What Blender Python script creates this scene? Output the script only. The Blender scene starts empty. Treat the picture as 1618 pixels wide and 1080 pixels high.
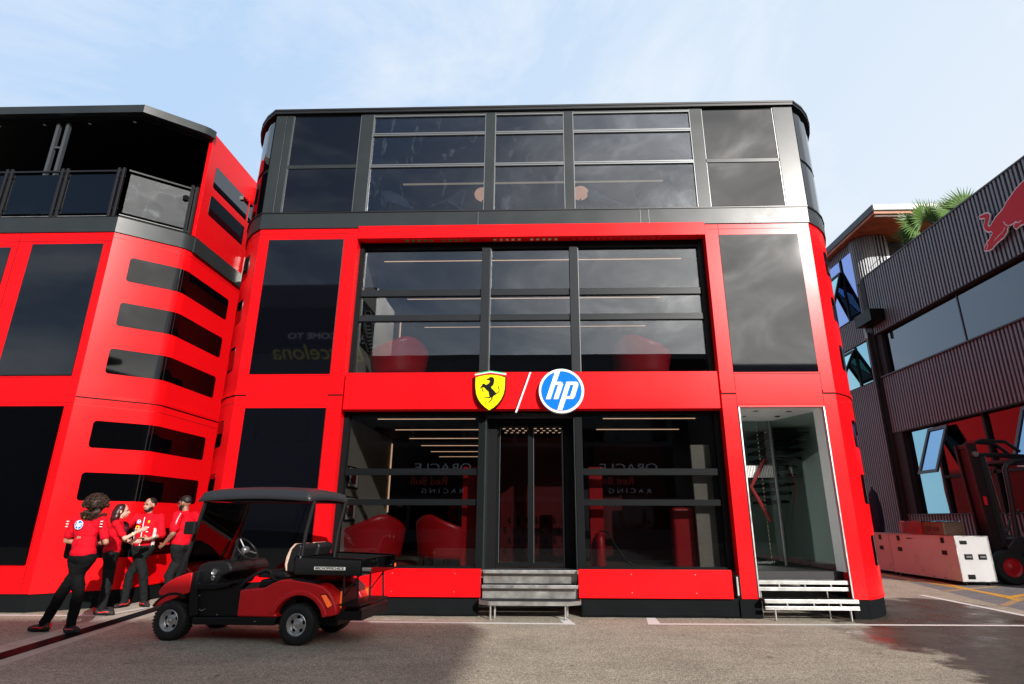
import bpy, bmesh, math, random
from mathutils import Vector, Matrix
random.seed(7)
R = math.radians
S = bpy.context.scene
C = S.collection

# ------------------------------------------------------------------ camera
cam_d = bpy.data.cameras.new('camera'); cam = bpy.data.objects.new('camera', cam_d); C.objects.link(cam)
cam_d.sensor_width = 36.0; cam_d.lens = 36.0*905.2/1618; cam_d.shift_x = -19.9/1618
cam_d.clip_end = 2000; cam_d.clip_start = 0.05
ri = Vector((0.99955922, 0.02958661, 0.0024504)); up = Vector((0.00642798, -0.29626529, 0.95508406)); fw = Vector((-0.02898366, 0.95464732, 0.29632488))
M = Matrix(((ri.x, up.x, -fw.x, 0), (ri.y, up.y, -fw.y, 0), (ri.z, up.z, -fw.z, 0), (0, 0, 0, 1)))
cam.matrix_world = Matrix.Translation((0, 0, 1.45)) @ M
S.camera = cam

# ------------------------------------------------------------------ light
SUN_EL, SUN_AZ = 24.0, 28.0           # azimuth measured from -Y (behind the camera) towards +X
sd = Vector((math.sin(R(SUN_AZ))*math.cos(R(SUN_EL)), -math.cos(R(SUN_AZ))*math.cos(R(SUN_EL)), math.sin(R(SUN_EL))))
sun_d = bpy.data.lights.new('sun', 'SUN'); sun_d.energy = 4.9; sun_d.angle = R(0.55); sun_d.color = (1.0, 0.955, 0.9)
sun = bpy.data.objects.new('sun', sun_d); C.objects.link(sun)
sun.rotation_euler = sd.to_track_quat('Z', 'Y').to_euler(); sun.location = (6, -12, 20)
S.view_settings.view_transform = 'Standard'; S.view_settings.look = 'None'
S.view_settings.exposure = 0.12; S.view_settings.gamma = 1.0

W = bpy.data.worlds.new('World'); S.world = W; W.use_nodes = True
nt = W.node_tree; nt.nodes.clear()
def N(t, ty, **kw):
    n = t.nodes.new(ty)
    for k, v in kw.items(): setattr(n, k, v)
    return n
def mth(t, op, a, b=None, clamp=False):
    n = N(t, 'ShaderNodeMath', operation=op); n.use_clamp = clamp
    for i, v in enumerate((a, b)):
        if v is None: continue
        if isinstance(v, (int, float)): n.inputs[i].default_value = v
        else: t.links.new(v, n.inputs[i])
    return n.outputs[0]
def ramp(t, fac, stops, interp='LINEAR'):
    n = N(t, 'ShaderNodeValToRGB'); n.color_ramp.interpolation = interp
    e = n.color_ramp.elements
    while len(e) < len(stops): e.new(0.5)
    for i, (p, c) in enumerate(stops):
        e[i].position = p; e[i].color = (c, c, c, 1) if isinstance(c, (int, float)) else (*c, 1)
    t.links.new(fac, n.inputs[0]); return n.outputs[0]
def mixc(t, fac, a, b, mode='MIX'):
    n = N(t, 'ShaderNodeMix', data_type='RGBA', blend_type=mode)
    for i, v in ((0, fac), (6, a), (7, b)):
        if isinstance(v, (int, float)): n.inputs[i].default_value = v
        elif isinstance(v, tuple): n.inputs[i].default_value = (*v, 1)
        else: t.links.new(v, n.inputs[i])
    return n.outputs[2]
sky = N(nt, 'ShaderNodeTexSky', sky_type='NISHITA'); sky.sun_disc = False
sky.sun_elevation = R(SUN_EL); sky.sun_rotation = R(180-SUN_AZ); sky.air_density = 1.0; sky.dust_density = 0.6; sky.ozone_density = 1.5
tc = N(nt, 'ShaderNodeTexCoord')
def wnoise(scale, detail, rough, loc, sc, dist=0.0):
    mp = N(nt, 'ShaderNodeMapping'); mp.inputs['Location'].default_value = loc; mp.inputs['Scale'].default_value = sc
    nt.links.new(tc.outputs['Generated'], mp.inputs[0])
    n = N(nt, 'ShaderNodeTexNoise'); n.inputs['Scale'].default_value = scale; n.inputs['Detail'].default_value = detail
    n.inputs['Roughness'].default_value = rough; n.inputs['Distortion'].default_value = dist
    nt.links.new(mp.outputs[0], n.inputs['Vector']); return n.outputs['Fac']
wisp = ramp(nt, wnoise(2.6, 9, 0.62, (3.1, 0.4, 1.0), (1, 1, 1.7), 0.5), [(0.46, 0.0), (0.70, 1.0)])
dot = N(nt, 'ShaderNodeVectorMath', operation='DOT_PRODUCT'); nt.links.new(tc.outputs['Generated'], dot.inputs[0]); dot.inputs[1].default_value = tuple(sd)
prox = mth(nt, 'MAXIMUM', dot.outputs['Value'], 0.0)
glow = mth(nt, 'POWER', prox, 15.0)
xr = N(nt, 'ShaderNodeSeparateXYZ'); nt.links.new(tc.outputs['Generated'], xr.inputs[0])
# thin bright veil over the northern sky (ahead of the camera), clear deep blue overhead
skyb = mixc(nt, 1.0, sky.outputs[0], (0.075, 0.075, 0.075), 'MULTIPLY')
north = mth(nt, 'MULTIPLY', mth(nt, 'ADD', xr.outputs[1], 0.15), 2.2, True)
low = mth(nt, 'MULTIPLY', mth(nt, 'SUBTRACT', 1.02, xr.outputs[2]), 4.0, True)
veil = mth(nt, 'MULTIPLY', mth(nt, 'MULTIPLY', north, low), 0.93)
side = mth(nt, 'ADD', mth(nt, 'MULTIPLY', xr.outputs[0], 0.75), 0.42, True)
side = mth(nt, 'ADD', side, mth(nt, 'MULTIPLY', mth(nt, 'SUBTRACT', 0.5, xr.outputs[2]), 0.7), True)
vcol = ramp(nt, side, [(0.0, (0.50, 0.68, 0.93)), (0.5, (0.66, 0.79, 0.95)), (1.0, (0.80, 0.87, 0.95))])
front = mixc(nt, veil, skyb, vcol)
front = mixc(nt, mth(nt, 'MULTIPLY', wisp, 0.6), front, (0.90, 0.92, 0.94))
# heavier broken cloud round the sun (behind the camera)
cl2 = ramp(nt, wnoise(7.5, 10, 0.62, (0.3, 1.7, 0.2), (1, 1, 1.9), 0.8), [(0.36, 0.30), (0.50, 0.44), (0.58, 0.60), (0.70, 1.0)])
bright = mixc(nt, cl2, (0.50, 0.52, 0.55), (5.2, 5.0, 4.7))
col = mixc(nt, mth(nt, 'MULTIPLY', glow, 1.0, True), front, bright)
bg = N(nt, 'ShaderNodeBackground'); nt.links.new(col, bg.inputs[0]); bg.inputs[1].default_value = 1.0
wo = N(nt, 'ShaderNodeOutputWorld'); nt.links.new(bg.outputs[0], wo.inputs[0])

# ------------------------------------------------------------------ materials
MATS = {}
def pr(name, base, rough=0.5, metal=0.0, spec=0.5, var=0.0, vscale=3.0, bump=0.0, bscale=40.0, coat=0.0, emit=None, es=1.0, rvar=0.0):
    m = bpy.data.materials.new(name); m.use_nodes = True; t = m.node_tree
    b = t.nodes['Principled BSDF']
    b.inputs['Base Color'].default_value = (*base, 1); b.inputs['Roughness'].default_value = rough
    b.inputs['Metallic'].default_value = metal; b.inputs['Specular IOR Level'].default_value = spec
    b.inputs['Coat Weight'].default_value = coat; b.inputs['Coat Roughness'].default_value = 0.08
    if emit: b.inputs['Emission Color'].default_value = (*emit, 1); b.inputs['Emission Strength'].default_value = es
    if var or bump or rvar:
        tcn = N(t, 'ShaderNodeTexCoord')
        n = N(t, 'ShaderNodeTexNoise'); n.inputs['Scale'].default_value = vscale; n.inputs['Detail'].default_value = 6; n.inputs['Roughness'].default_value = 0.6
        t.links.new(tcn.outputs['Object'], n.inputs['Vector'])
        if var:
            lo = tuple(max(0, c*(1-var)) for c in base); hi = tuple(min(1, c*(1+var)) for c in base)
            t.links.new(ramp(t, n.outputs['Fac'], [(0.3, lo), (0.7, hi)]), b.inputs['Base Color'])
        if rvar:
            t.links.new(ramp(t, n.outputs['Fac'], [(0.3, max(0.0, rough-rvar)), (0.7, rough+rvar)]), b.inputs['Roughness'])
        if bump:
            n2 = N(t, 'ShaderNodeTexNoise'); n2.inputs['Scale'].default_value = bscale; n2.inputs['Detail'].default_value = 4
            t.links.new(tcn.outputs['Object'], n2.inputs['Vector'])
            bp = N(t, 'ShaderNodeBump'); bp.inputs['Strength'].default_value = bump; bp.inputs['Distance'].default_value = 0.01
            t.links.new(n2.outputs['Fac'], bp.inputs['Height']); t.links.new(bp.outputs[0], b.inputs['Normal'])
    MATS[name] = m; return m
def glass(name, tint, ior=1.5, gain=1.6, rough=0.0, wave=0.0, wscale=1.2, cloudy=0.0, refl=(0.95, 0.97, 1)):
    m = bpy.data.materials.new(name); m.use_nodes = True; t = m.node_tree; t.nodes.clear()
    fr = N(t, 'ShaderNodeFresnel'); fr.inputs['IOR'].default_value = ior
    f = mth(t, 'MULTIPLY', fr.outputs[0], gain, True)
    tr = N(t, 'ShaderNodeBsdfTransparent'); tr.inputs[0].default_value = (*tint, 1)
    gl = N(t, 'ShaderNodeBsdfGlossy'); gl.inputs['Roughness'].default_value = rough; gl.inputs['Color'].default_value = (*refl, 1)
    if wave:
        tcn = N(t, 'ShaderNodeTexCoord'); n = N(t, 'ShaderNodeTexNoise'); n.inputs['Scale'].default_value = wscale; n.inputs['Detail'].default_value = 1
        t.links.new(tcn.outputs['Object'], n.inputs['Vector'])
        bp = N(t, 'ShaderNodeBump'); bp.inputs['Strength'].default_value = 1.0; bp.inputs['Distance'].default_value = wave
        t.links.new(n.outputs['Fac'], bp.inputs['Height']); t.links.new(bp.outputs[0], gl.inputs['Normal']); t.links.new(bp.outputs[0], fr.inputs['Normal'])
    mx = N(t, 'ShaderNodeMixShader'); t.links.new(f, mx.inputs[0]); t.links.new(tr.outputs[0], mx.inputs[1]); t.links.new(gl.outputs[0], mx.inputs[2])
    o = N(t, 'ShaderNodeOutputMaterial'); last = mx.outputs[0]
    if cloudy:  # pale cloudy noise mixed over the glass as colour
        tcn = N(t, 'ShaderNodeTexCoord'); mp = N(t, 'ShaderNodeMapping'); mp.inputs['Scale'].default_value = (1.1, 1, 0.6); t.links.new(tcn.outputs['Object'], mp.inputs[0])
        n = N(t, 'ShaderNodeTexNoise'); n.inputs['Scale'].default_value = 2.6; n.inputs['Detail'].default_value = 10; n.inputs['Roughness'].default_value = 0.7; n.inputs['Distortion'].default_value = 1.4
        t.links.new(mp.outputs[0], n.inputs['Vector'])
        f2 = ramp(t, n.outputs['Fac'], [(0.56, 0.0), (0.80, cloudy)])
        df = N(t, 'ShaderNodeBsdfDiffuse'); df.inputs[0].default_value = (0.55, 0.6, 0.65, 1)
        m2 = N(t, 'ShaderNodeMixShader'); t.links.new(f2, m2.inputs[0]); t.links.new(last, m2.inputs[1]); t.links.new(df.outputs[0], m2.inputs[2]); last = m2.outputs[0]
    t.links.new(last, o.inputs[0]); MATS[name] = m; return m

pr('red_paint', (0.80, 0.0045, 0.008), 0.29, 0.0, 0.19, var=0.04, vscale=0.7, rvar=0.04, bump=0.035, bscale=1.6)
pr('red_groove', (0.10, 0.001, 0.002), 0.6)
pr('red_light', (0.85, 0.02, 0.025), 0.3)
pr('gloss_black', (0.001, 0.001, 0.0015), 0.03, 0, 0.5, bump=0.02, bscale=1.6)
pr('screen_tint', (0.0022, 0.0025, 0.0045), 0.03, 0, 1.0, bump=0.008, bscale=1.2)
pr('anthracite', (0.026, 0.031, 0.033), 0.32, 0.0, 0.38, var=0.10, vscale=1.5, rvar=0.05)
pr('anthracite_mid', (0.018, 0.021, 0.024), 0.35, 0.0, 0.22, var=0.1, vscale=2)
pr('anthracite_dark', (0.007, 0.008, 0.009), 0.4, 0.0, 0.10, var=0.1, vscale=2)
pr('frame_grey', (0.20, 0.21, 0.215), 0.35, 0.6, 0.5)
pr('roof_black', (0.012, 0.012, 0.014), 0.38)
pr('black_matte', (0.005, 0.005, 0.006), 0.6, 0, 0.15)
pr('fabric_black', (0.007, 0.008, 0.009), 0.85, 0, 0.08, bump=0.5, bscale=5.0)
pr('aluminium', (0.50, 0.495, 0.48), 0.36, 0.9, 0.5, var=0.18, vscale=5, rvar=0.08)
pr('worn_steel', (0.40, 0.39, 0.37), 0.38, 0.8, 0.5, var=0.30, vscale=4, rvar=0.1)
pr('tread_grip', (0.030, 0.032, 0.035), 0.8, 0, 0.1, bump=0.9, bscale=220)
pr('white_paint', (0.75, 0.75, 0.73), 0.45, var=0.05)
pr('white_gloss', (0.90, 0.90, 0.90), 0.25, 0, 0.2)
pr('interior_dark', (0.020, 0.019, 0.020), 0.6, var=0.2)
pr('interior_ceiling', (0.045, 0.045, 0.05), 0.7)
pr('interior_beige', (0.42, 0.40, 0.34), 0.6, var=0.08)
pr('interior_floor', (0.17, 0.13, 0.10), 0.45, var=0.2)
pr('interior_red', (0.13, 0.002, 0.004), 0.4)
pr('leather_red', (0.55, 0.008, 0.014), 0.33, var=0.08, vscale=4, bump=0.1, bscale=60)
pr('grey_green', (0.64, 0.68, 0.66), 0.35)
pr('led_warm', (1, 0.75, 0.5), 0.5, emit=(1.0, 0.62, 0.40), es=1.3)
pr('led_dim', (1, 0.8, 0.5), 0.5, emit=(1.0, 0.75, 0.45), es=0.9)
pr('lamp_orange', (0.9, 0.5, 0.3), 0.5, emit=(1.0, 0.50, 0.28), es=1.9)
pr('green_paint', (0.0, 0.28, 0.08), 0.4)
pr('cream_paint', (0.75, 0.60, 0.35), 0.4)
pr('logo_yellow', (0.85, 0.72, 0.008), 0.3, 0, 0.12)
pr('logo_blue', (0.004, 0.17, 0.80), 0.3, 0, 0.12)
pr('logo_green', (0.02, 0.45, 0.12), 0.35)
pr('logo_red', (0.55, 0.012, 0.025), 0.4, 0, 0.15)
pr('ink', (0.004, 0.004, 0.004), 0.4, 0, 0.2)
pr('rubber', (0.013, 0.013, 0.013), 0.75, var=0.25, vscale=9, bump=0.3, bscale=60)
pr('rim_silver', (0.62, 0.62, 0.61), 0.34, 0.75, 0.5, var=0.1, vscale=20)
pr('post_grey', (0.055, 0.062, 0.070), 0.6, 0, 0.2)
pr('maroon', (0.06, 0.006, 0.012), 0.5)
pr('chair_grey', (0.30, 0.31, 0.32), 0.4)
pr('chrome', (0.75, 0.75, 0.76), 0.16, 1.0, 0.5, rvar=0.06)
pr('cart_red', (0.80, 0.009, 0.014), 0.42, 0, 0.5, coat=0.15, var=0.06, vscale=3)
pr('cart_black', (0.009, 0.009, 0.010), 0.42, 0, 0.3, bump=0.08, bscale=200)
pr('cart_roof', (0.022, 0.024, 0.028), 0.42, bump=0.06, bscale=150)
pr('vinyl_tan', (0.62, 0.42, 0.32), 0.5)
pr('tail_lens', (0.75, 0.09, 0.02), 0.15, coat=1.0, emit=(1.0, 0.16, 0.03), es=0.45)
pr('skin_tan', (0.42, 0.225, 0.15), 0.5, var=0.08, vscale=12)
pr('skin_light', (0.60, 0.36, 0.27), 0.5, var=0.08, vscale=12)
pr('skin_brown', (0.30, 0.15, 0.095), 0.5, var=0.08, vscale=12)
pr('shirt_red', (0.66, 0.006, 0.018), 0.75, 0, 0.1, var=0.08, vscale=8, bump=0.5, bscale=11)
pr('trouser_black', (0.006, 0.006, 0.0065), 0.85, 0, 0.1, bump=0.6, bscale=10)
pr('trouser_grey', (0.013, 0.014, 0.015), 0.85, 0, 0.1, bump=0.6, bscale=10)
pr('hair_brown', (0.035, 0.014, 0.007), 0.55)
pr('hair_auburn', (0.040, 0.006, 0.006), 0.4)
pr('hair_black', (0.008, 0.006, 0.005), 0.6)
pr('eye', (0.02, 0.015, 0.01), 0.2)
pr('case_white', (0.50, 0.50, 0.50), 0.30, var=0.06, vscale=2, rvar=0.05)
pr('cardboard', (0.16, 0.10, 0.06), 0.75, var=0.12)
pr('truck_dark', (0.016, 0.016, 0.018), 0.45)
pr('truck_red', (0.016, 0.003, 0.004), 0.4)
pr('rib_grey', (0.195, 0.205, 0.215), 0.5, 0.15, 0.5, var=0.06, vscale=1)
pr('rib_back', (0.012, 0.011, 0.011), 0.7)
pr('wood_soffit', (0.40, 0.135, 0.045), 0.55, var=0.30, vscale=2.5)
pr('fascia_blue', (0.035, 0.045, 0.060), 0.45)
pr('fascia_white', (0.75, 0.74, 0.72), 0.45)
pr('navy_fabric', (0.006, 0.007, 0.025), 0.8)
pr('sign_pale', (0.55, 0.6, 0.65), 0.5, emit=(0.6, 0.7, 0.8), es=0.10)  # faint glow added to these three sign colours; the signs are unlit
pr('sign_dark_red', (0.5, 0.03, 0.02), 0.5, emit=(0.9, 0.10, 0.04), es=0.08)
pr('sign_olive', (0.5, 0.45, 0.05), 0.5, emit=(0.8, 0.7, 0.1), es=0.06)
pr('far_facade', (0.030, 0.031, 0.036), 0.5, var=0.2, vscale=0.5)
pr('leaf', (0.070, 0.145, 0.022), 0.5, var=0.35, vscale=9)
pr('leaf_dry', (0.30, 0.26, 0.10), 0.7)
pr('paint_yellow', (0.62, 0.31, 0.012), 0.6, var=0.12, vscale=6)
pr('concrete_pale', (0.46, 0.42, 0.35), 0.85, var=0.15, vscale=4, bump=0.4, bscale=90)
glass('glass_upper', (0.66, 0.68, 0.69), 1.5, 2.4, wave=0.0009, wscale=0.9)
glass('glass_ground', (0.62, 0.62, 0.62), 1.5, 1.5, wave=0.0008)
glass('glass_top', (0.45, 0.48, 0.53), 1.5, 2.2, wave=0.0009, cloudy=0.10)
glass('glass_door', (0.74, 0.82, 0.79), 1.5, 1.2)
glass('glass_partition', (0.76, 0.82, 0.80), 1.45, 0.12)
glass('glass_rail', (0.10, 0.11, 0.13), 1.5, 1.9, wave=0.001)
glass('glass_rail_clear', (0.22, 0.23, 0.25), 1.5, 2.0, rough=0.03, wave=0.005, wscale=2.2, cloudy=0.35)  # pale cloudy noise stands in for streaks reflected in this pane
glass('glass_dark', (0.10, 0.11, 0.13), 1.5, 2.6, wave=0.0012)
glass('glass_teal', (0.04, 0.10, 0.11), 1.8, 5.5, wave=0.003, wscale=0.7, refl=(0.46, 0.78, 0.84))
glass('glass_blue', (0.03, 0.04, 0.12), 1.8, 5.5, wave=0.003, wscale=0.7, refl=(0.42, 0.52, 0.90))
glass('glass_sky', (0.04, 0.06, 0.10), 1.8, 5.0, wave=0.002, wscale=0.7, refl=(0.36, 0.62, 0.90))
glass('windscreen', (0.85, 0.85, 0.85), 1.45, 1.0)
glass('wrap_film', (0.75, 0.70, 0.72), 1.5, 3.0, rough=0.15, wave=0.004, wscale=5.0, cloudy=0.5)
t = MATS['paint_yellow']

def asphalt(name, c0, wet=True):
    m = bpy.data.materials.new(name); m.use_nodes = True; t = m.node_tree; b = t.nodes['Principled BSDF']
    tcn = N(t, 'ShaderNodeTexCoord'); P = tcn.outputs['Object']
    def noi(sc, det=4, ro=0.55, dist=0.0, vec=None):
        n = N(t, 'ShaderNodeTexNoise'); n.inputs['Scale'].default_value = sc; n.inputs['Detail'].default_value = det
        n.inputs['Roughness'].default_value = ro; n.inputs['Distortion'].default_value = dist; t.links.new(vec or P, n.inputs['Vector']); return n.outputs['Fac']
    base = ramp(t, noi(1.1, 7, 0.65), [(0.30, tuple(x*0.80 for x in c0)), (0.50, c0), (0.72, tuple(x*1.10 for x in c0))])
    vo = N(t, 'ShaderNodeTexVoronoi'); vo.inputs['Scale'].default_value = 95; t.links.new(P, vo.inputs['Vector'])
    sp = ramp(t, vo.outputs['Color'], [(0.05, 0.40), (0.5, 0.96), (0.93, 1.75)])
    base = mixc(t, 1.0, base, sp, 'MULTIPLY')
    fine = ramp(t, noi(260, 2, 0.7), [(0.25, 0.72), (0.75, 1.28)])
    base = mixc(t, 1.0, base, fine, 'MULTIPLY')
    # small dark oil / gum spots and faint smears
    mp = N(t, 'ShaderNodeMapping'); mp.inputs['Scale'].default_value = (1.3, 3.2, 1); t.links.new(P, mp.inputs[0])
    spots = ramp(t, noi(2.1, 3, 0.75, 1.2, mp.outputs[0]), [(0.635, 0.0), (0.665, 0.7)])
    base = mixc(t, spots, base, tuple(x*0.42 for x in c0))
    wv = N(t, 'ShaderNodeTexNoise'); wv.inputs['Scale'].default_value = 9; wv.inputs['Detail'].default_value = 4; t.links.new(P, wv.inputs['Vector'])
    va = N(t, 'ShaderNodeVectorMath', operation='MULTIPLY_ADD'); t.links.new(wv.outputs['Color'], va.inputs[0]); va.inputs[1].default_value = (0.13, 0.05, 0); t.links.new(P, va.inputs[2])
    v2 = N(t, 'ShaderNodeTexVoronoi'); v2.inputs['Scale'].default_value = 2.3; v2.inputs['Randomness'].default_value = 1.0; t.links.new(va.outputs[0], v2.inputs['Vector'])
    base = mixc(t, ramp(t, v2.outputs['Distance'], [(0.045, 0.72), (0.075, 0.0)]), base, tuple(x*0.30 for x in c0))
    mp2 = N(t, 'ShaderNodeMapping'); mp2.inputs['Scale'].default_value = (0.22, 1.6, 1); mp2.inputs['Rotation'].default_value = (0, 0, R(12)); t.links.new(P, mp2.inputs[0])
    sm = ramp(t, noi(2.4, 6, 0.6, 0.5, mp2.outputs[0]), [(0.35, 0.91), (0.55, 1.0), (0.7, 1.04)])
    base = mixc(t, 1.0, base, sm, 'MULTIPLY')
    rough = 0.88
    if wet:
        sx = N(t, 'ShaderNodeSeparateXYZ'); t.links.new(P, sx.inputs[0])
        nz = noi(0.9, 5, 0.6); nz2 = noi(4.0, 4, 0.6)
        warp = mth(t, 'ADD', mth(t, 'MULTIPLY', mth(t, 'SUBTRACT', nz, 0.5), 2.4), mth(t, 'MULTIPLY', mth(t, 'SUBTRACT', nz2, 0.5), 0.5))
        # wet where x > 4.1 + 0.08*(y-6) (+ noise), x < 7.6, y < 12.8
        xx = mth(t, 'SUBTRACT', mth(t, 'ADD', sx.outputs[0], warp), 4.15)
        f1 = ramp(t, mth(t, 'MULTIPLY', xx, 4.0, True), [(0, 0.0), (1, 1.0)])
        f2 = mth(t, 'MULTIPLY', mth(t, 'SUBTRACT', mth(t, 'SUBTRACT', 9.0, mth(t, 'MULTIPLY', sx.outputs[1], 0.10)), mth(t, 'ADD', sx.outputs[0], warp)), 4.0, True)
        f3 = mth(t, 'MULTIPLY', mth(t, 'SUBTRACT', 12.4, mth(t, 'ADD', sx.outputs[1], warp)), 3.0, True)
        wetf = mth(t, 'MULTIPLY', mth(t, 'MULTIPLY', f1, f2), f3)
        dark = mixc(t, 1.0, base, (0.24, 0.21, 0.20), 'MULTIPLY')
        base = mixc(t, wetf, base, dark)
        pud = ramp(t, noi(1.7, 4, 0.6), [(0.40, 0.55), (0.62, 0.24)])
        rr = mixc(t, wetf, (0.88, 0.88, 0.88), pud); t.links.new(rr, b.inputs['Roughness'])
        bs = mth(t, 'SUBTRACT', 0.65, mth(t, 'MULTIPLY', wetf, 0.5))
    t.links.new(base, b.inputs['Base Color'])
    if not wet: b.inputs['Roughness'].default_value = rough
    bp = N(t, 'ShaderNodeBump'); bp.inputs['Distance'].default_value = 0.006; bp.inputs['Strength'].default_value = 0.65
    if wet: t.links.new(bs, bp.inputs['Strength'])
    t.links.new(vo.outputs['Distance'], bp.inputs['Height']); t.links.new(bp.outputs[0], b.inputs['Normal'])
    MATS[name] = m; return m
asphalt('asphalt', (0.350, 0.307, 0.236))
asphalt('asphalt_grey', (0.17, 0.17, 0.175), wet=False)
def worn(name, col, thr, c_under):
    m = bpy.data.materials.new(name); m.use_nodes = True; t = m.node_tree; b = t.nodes['Principled BSDF']; b.inputs['Roughness'].default_value = 0.7
    tcn = N(t, 'ShaderNodeTexCoord'); n = N(t, 'ShaderNodeTexNoise'); n.inputs['Scale'].default_value = 45; n.inputs['Detail'].default_value = 6; n.inputs['Roughness'].default_value = 0.75
    t.links.new(tcn.outputs['Object'], n.inputs['Vector'])
    t.links.new(ramp(t, n.outputs['Fac'], [(thr-0.05, c_under), (thr+0.03, col)]), b.inputs['Base Color']); MATS[name] = m
worn('line_white', (0.72, 0.70, 0.66), 0.36, (0.33, 0.29, 0.24))
worn('line_yellow', (0.66, 0.33, 0.015), 0.40, (0.17, 0.15, 0.12))
worn('line_yellow_old', (0.45, 0.27, 0.08), 0.50, (0.28, 0.23, 0.18))

# ------------------------------------------------------------------ geometry helpers
ORG = {}
def tag(o, label=None, cat=None, group=None, kind=None):
    if label: o['label'] = label
    if cat: o['category'] = cat
    if group: o['group'] = group
    if kind: o['kind'] = kind
    return o
def thing(name, label, cat, loc=(0, 0, 0), rz=0, group=None):
    o = bpy.data.objects.new(name, None); C.objects.link(o); o.location = loc; o.rotation_euler = (0, 0, rz)
    o.empty_display_size = 0.2
    ORG[o.name] = Vector(loc) if not rz else Vector((0, 0, 0))
    o['_l'] = 1 if rz else 0
    return tag(o, label, cat, group)
class MB:
    def __init__(s): s.v = []; s.f = []
    def add(s, vs, fs):
        n = len(s.v); s.v += [tuple(v) for v in vs]; s.f += [tuple(i+n for i in f) for f in fs]; return s
    def box(s, x0, x1, y0, y1, z0, z1):
        return s.add([(x0,y0,z0),(x1,y0,z0),(x1,y1,z0),(x0,y1,z0),(x0,y0,z1),(x1,y0,z1),(x1,y1,z1),(x0,y1,z1)],
                     [(0,3,2,1),(4,5,6,7),(0,1,5,4),(1,2,6,5),(2,3,7,6),(3,0,4,7)])
    def hexa(s, a, b):   # two quads
        return s.add(list(a)+list(b), [(0,3,2,1),(4,5,6,7),(0,1,5,4),(1,2,6,5),(2,3,7,6),(3,0,4,7)])
    def prism(s, pts, z0, z1):   # pts xy, ccw
        n = len(pts)
        return s.add([(x,y,z0) for x,y in pts]+[(x,y,z1) for x,y in pts],
                     [tuple(range(n-1,-1,-1)), tuple(range(n,2*n))]+[(i,(i+1)%n,(i+1)%n+n,i+n) for i in range(n)])
    def extr(s, pts, axis, a, b):  # pts in the plane normal to axis; extruded from a to b
        n = len(pts)
        def P(p, c):
            return {0:(c,p[0],p[1]), 1:(p[0],c,p[1]), 2:(p[0],p[1],c)}[axis]
        return s.add([P(p,a) for p in pts]+[P(p,b) for p in pts],
                     [tuple(range(n-1,-1,-1)), tuple(range(n,2*n))]+[(i,(i+1)%n,(i+1)%n+n,i+n) for i in range(n)])
    def tube(s, pts, r, n=8, r1=None, cap=True):
        pts = [Vector(p) for p in pts]; k = len(pts); rings = []
        for i, p in enumerate(pts):
            d = (pts[min(i+1,k-1)]-pts[max(i-1,0)]).normalized()
            a = d.orthogonal().normalized() if i == 0 else (pa - d*pa.dot(d)).normalized()
            pa = a; b = d.cross(a)
            rr = r if r1 is None else r+(r1-r)*i/(k-1)
            if isinstance(r, (list, tuple)): rr = r[i]
            rings.append([p+(a*math.cos(2*math.pi*j/n)+b*math.sin(2*math.pi*j/n))*rr for j in range(n)])
        vs = [v for g in rings for v in g]; fs = []
        for i in range(k-1):
            for j in range(n): fs.append((i*n+j, i*n+(j+1)%n, (i+1)*n+(j+1)%n, (i+1)*n+j))
        if cap: fs.append(tuple(range(n-1,-1,-1))); fs.append(tuple(range((k-1)*n, k*n)))
        return s.add(vs, fs)
    def ball(s, c, r, nu=12, nv=8, rot=None):
        if isinstance(r, (int, float)): r = (r, r, r)
        vs = []; c = Vector(c)
        for i in range(nv+1):
            ph = math.pi*i/nv
            for j in range(nu):
                th = 2*math.pi*j/nu
                v = Vector((r[0]*math.sin(ph)*math.cos(th), r[1]*math.sin(ph)*math.sin(th), r[2]*math.cos(ph)))
                if rot: v = rot @ v
                vs.append(c+v)
        fs = [(i*nu+j, (i+1)*nu+j, (i+1)*nu+(j+1)%nu, i*nu+(j+1)%nu) for i in range(nv) for j in range(nu)]
        return s.add(vs, fs)
    def lathe(s, prof, c, ax, n=32):   # prof (r, t) along axis vector ax
        c = Vector(c); ax = Vector(ax).normalized(); a = ax.orthogonal().normalized(); b = ax.cross(a); k = len(prof)
        vs = [c+ax*t+(a*math.cos(2*math.pi*j/n)+b*math.sin(2*math.pi*j/n))*r for r, t in prof for j in range(n)]
        fs = [(i*n+j, i*n+(j+1)%n, (i+1)*n+(j+1)%n, (i+1)*n+j) for i in range(k-1) for j in range(n)]
        return s.add(vs, fs)
    def grid(s, fn, nu, nv, thick=0.0):
        vs = [fn(i/nu, j/nv) for j in range(nv+1) for i in range(nu+1)]
        fs = [(j*(nu+1)+i, j*(nu+1)+i+1, (j+1)*(nu+1)+i+1, (j+1)*(nu+1)+i) for j in range(nv) for i in range(nu)]
        return s.add(vs, fs)
    def build(s, name, mat, parent=None, smooth=False, bevel=0.0, seg=2, solid=0.0, local=False, angle=35):
        me = bpy.data.meshes.new(name); vs = s.v
        if parent is not None and not local:
            o_ = ORG.get(parent.name, Vector((0,0,0))); vs = [(v[0]-o_.x, v[1]-o_.y, v[2]-o_.z) for v in vs]
        me.from_pydata(vs, [], s.f); me.validate()
        bm = bmesh.new(); bm.from_mesh(me); bmesh.ops.recalc_face_normals(bm, faces=bm.faces); bm.to_mesh(me); bm.free()
        me.materials.append(MATS[mat]); o = bpy.data.objects.new(name, me); C.objects.link(o)
        if parent is not None: o.parent = parent; ORG[o.name] = ORG.get(parent.name, Vector((0,0,0)))
        if solid: md = o.modifiers.new('s', 'SOLIDIFY'); md.thickness = solid; md.offset = 0
        if bevel: md = o.modifiers.new('b', 'BEVEL'); md.width = bevel; md.segments = seg; md.limit_method = 'ANGLE'; md.angle_limit = R(40)
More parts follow.
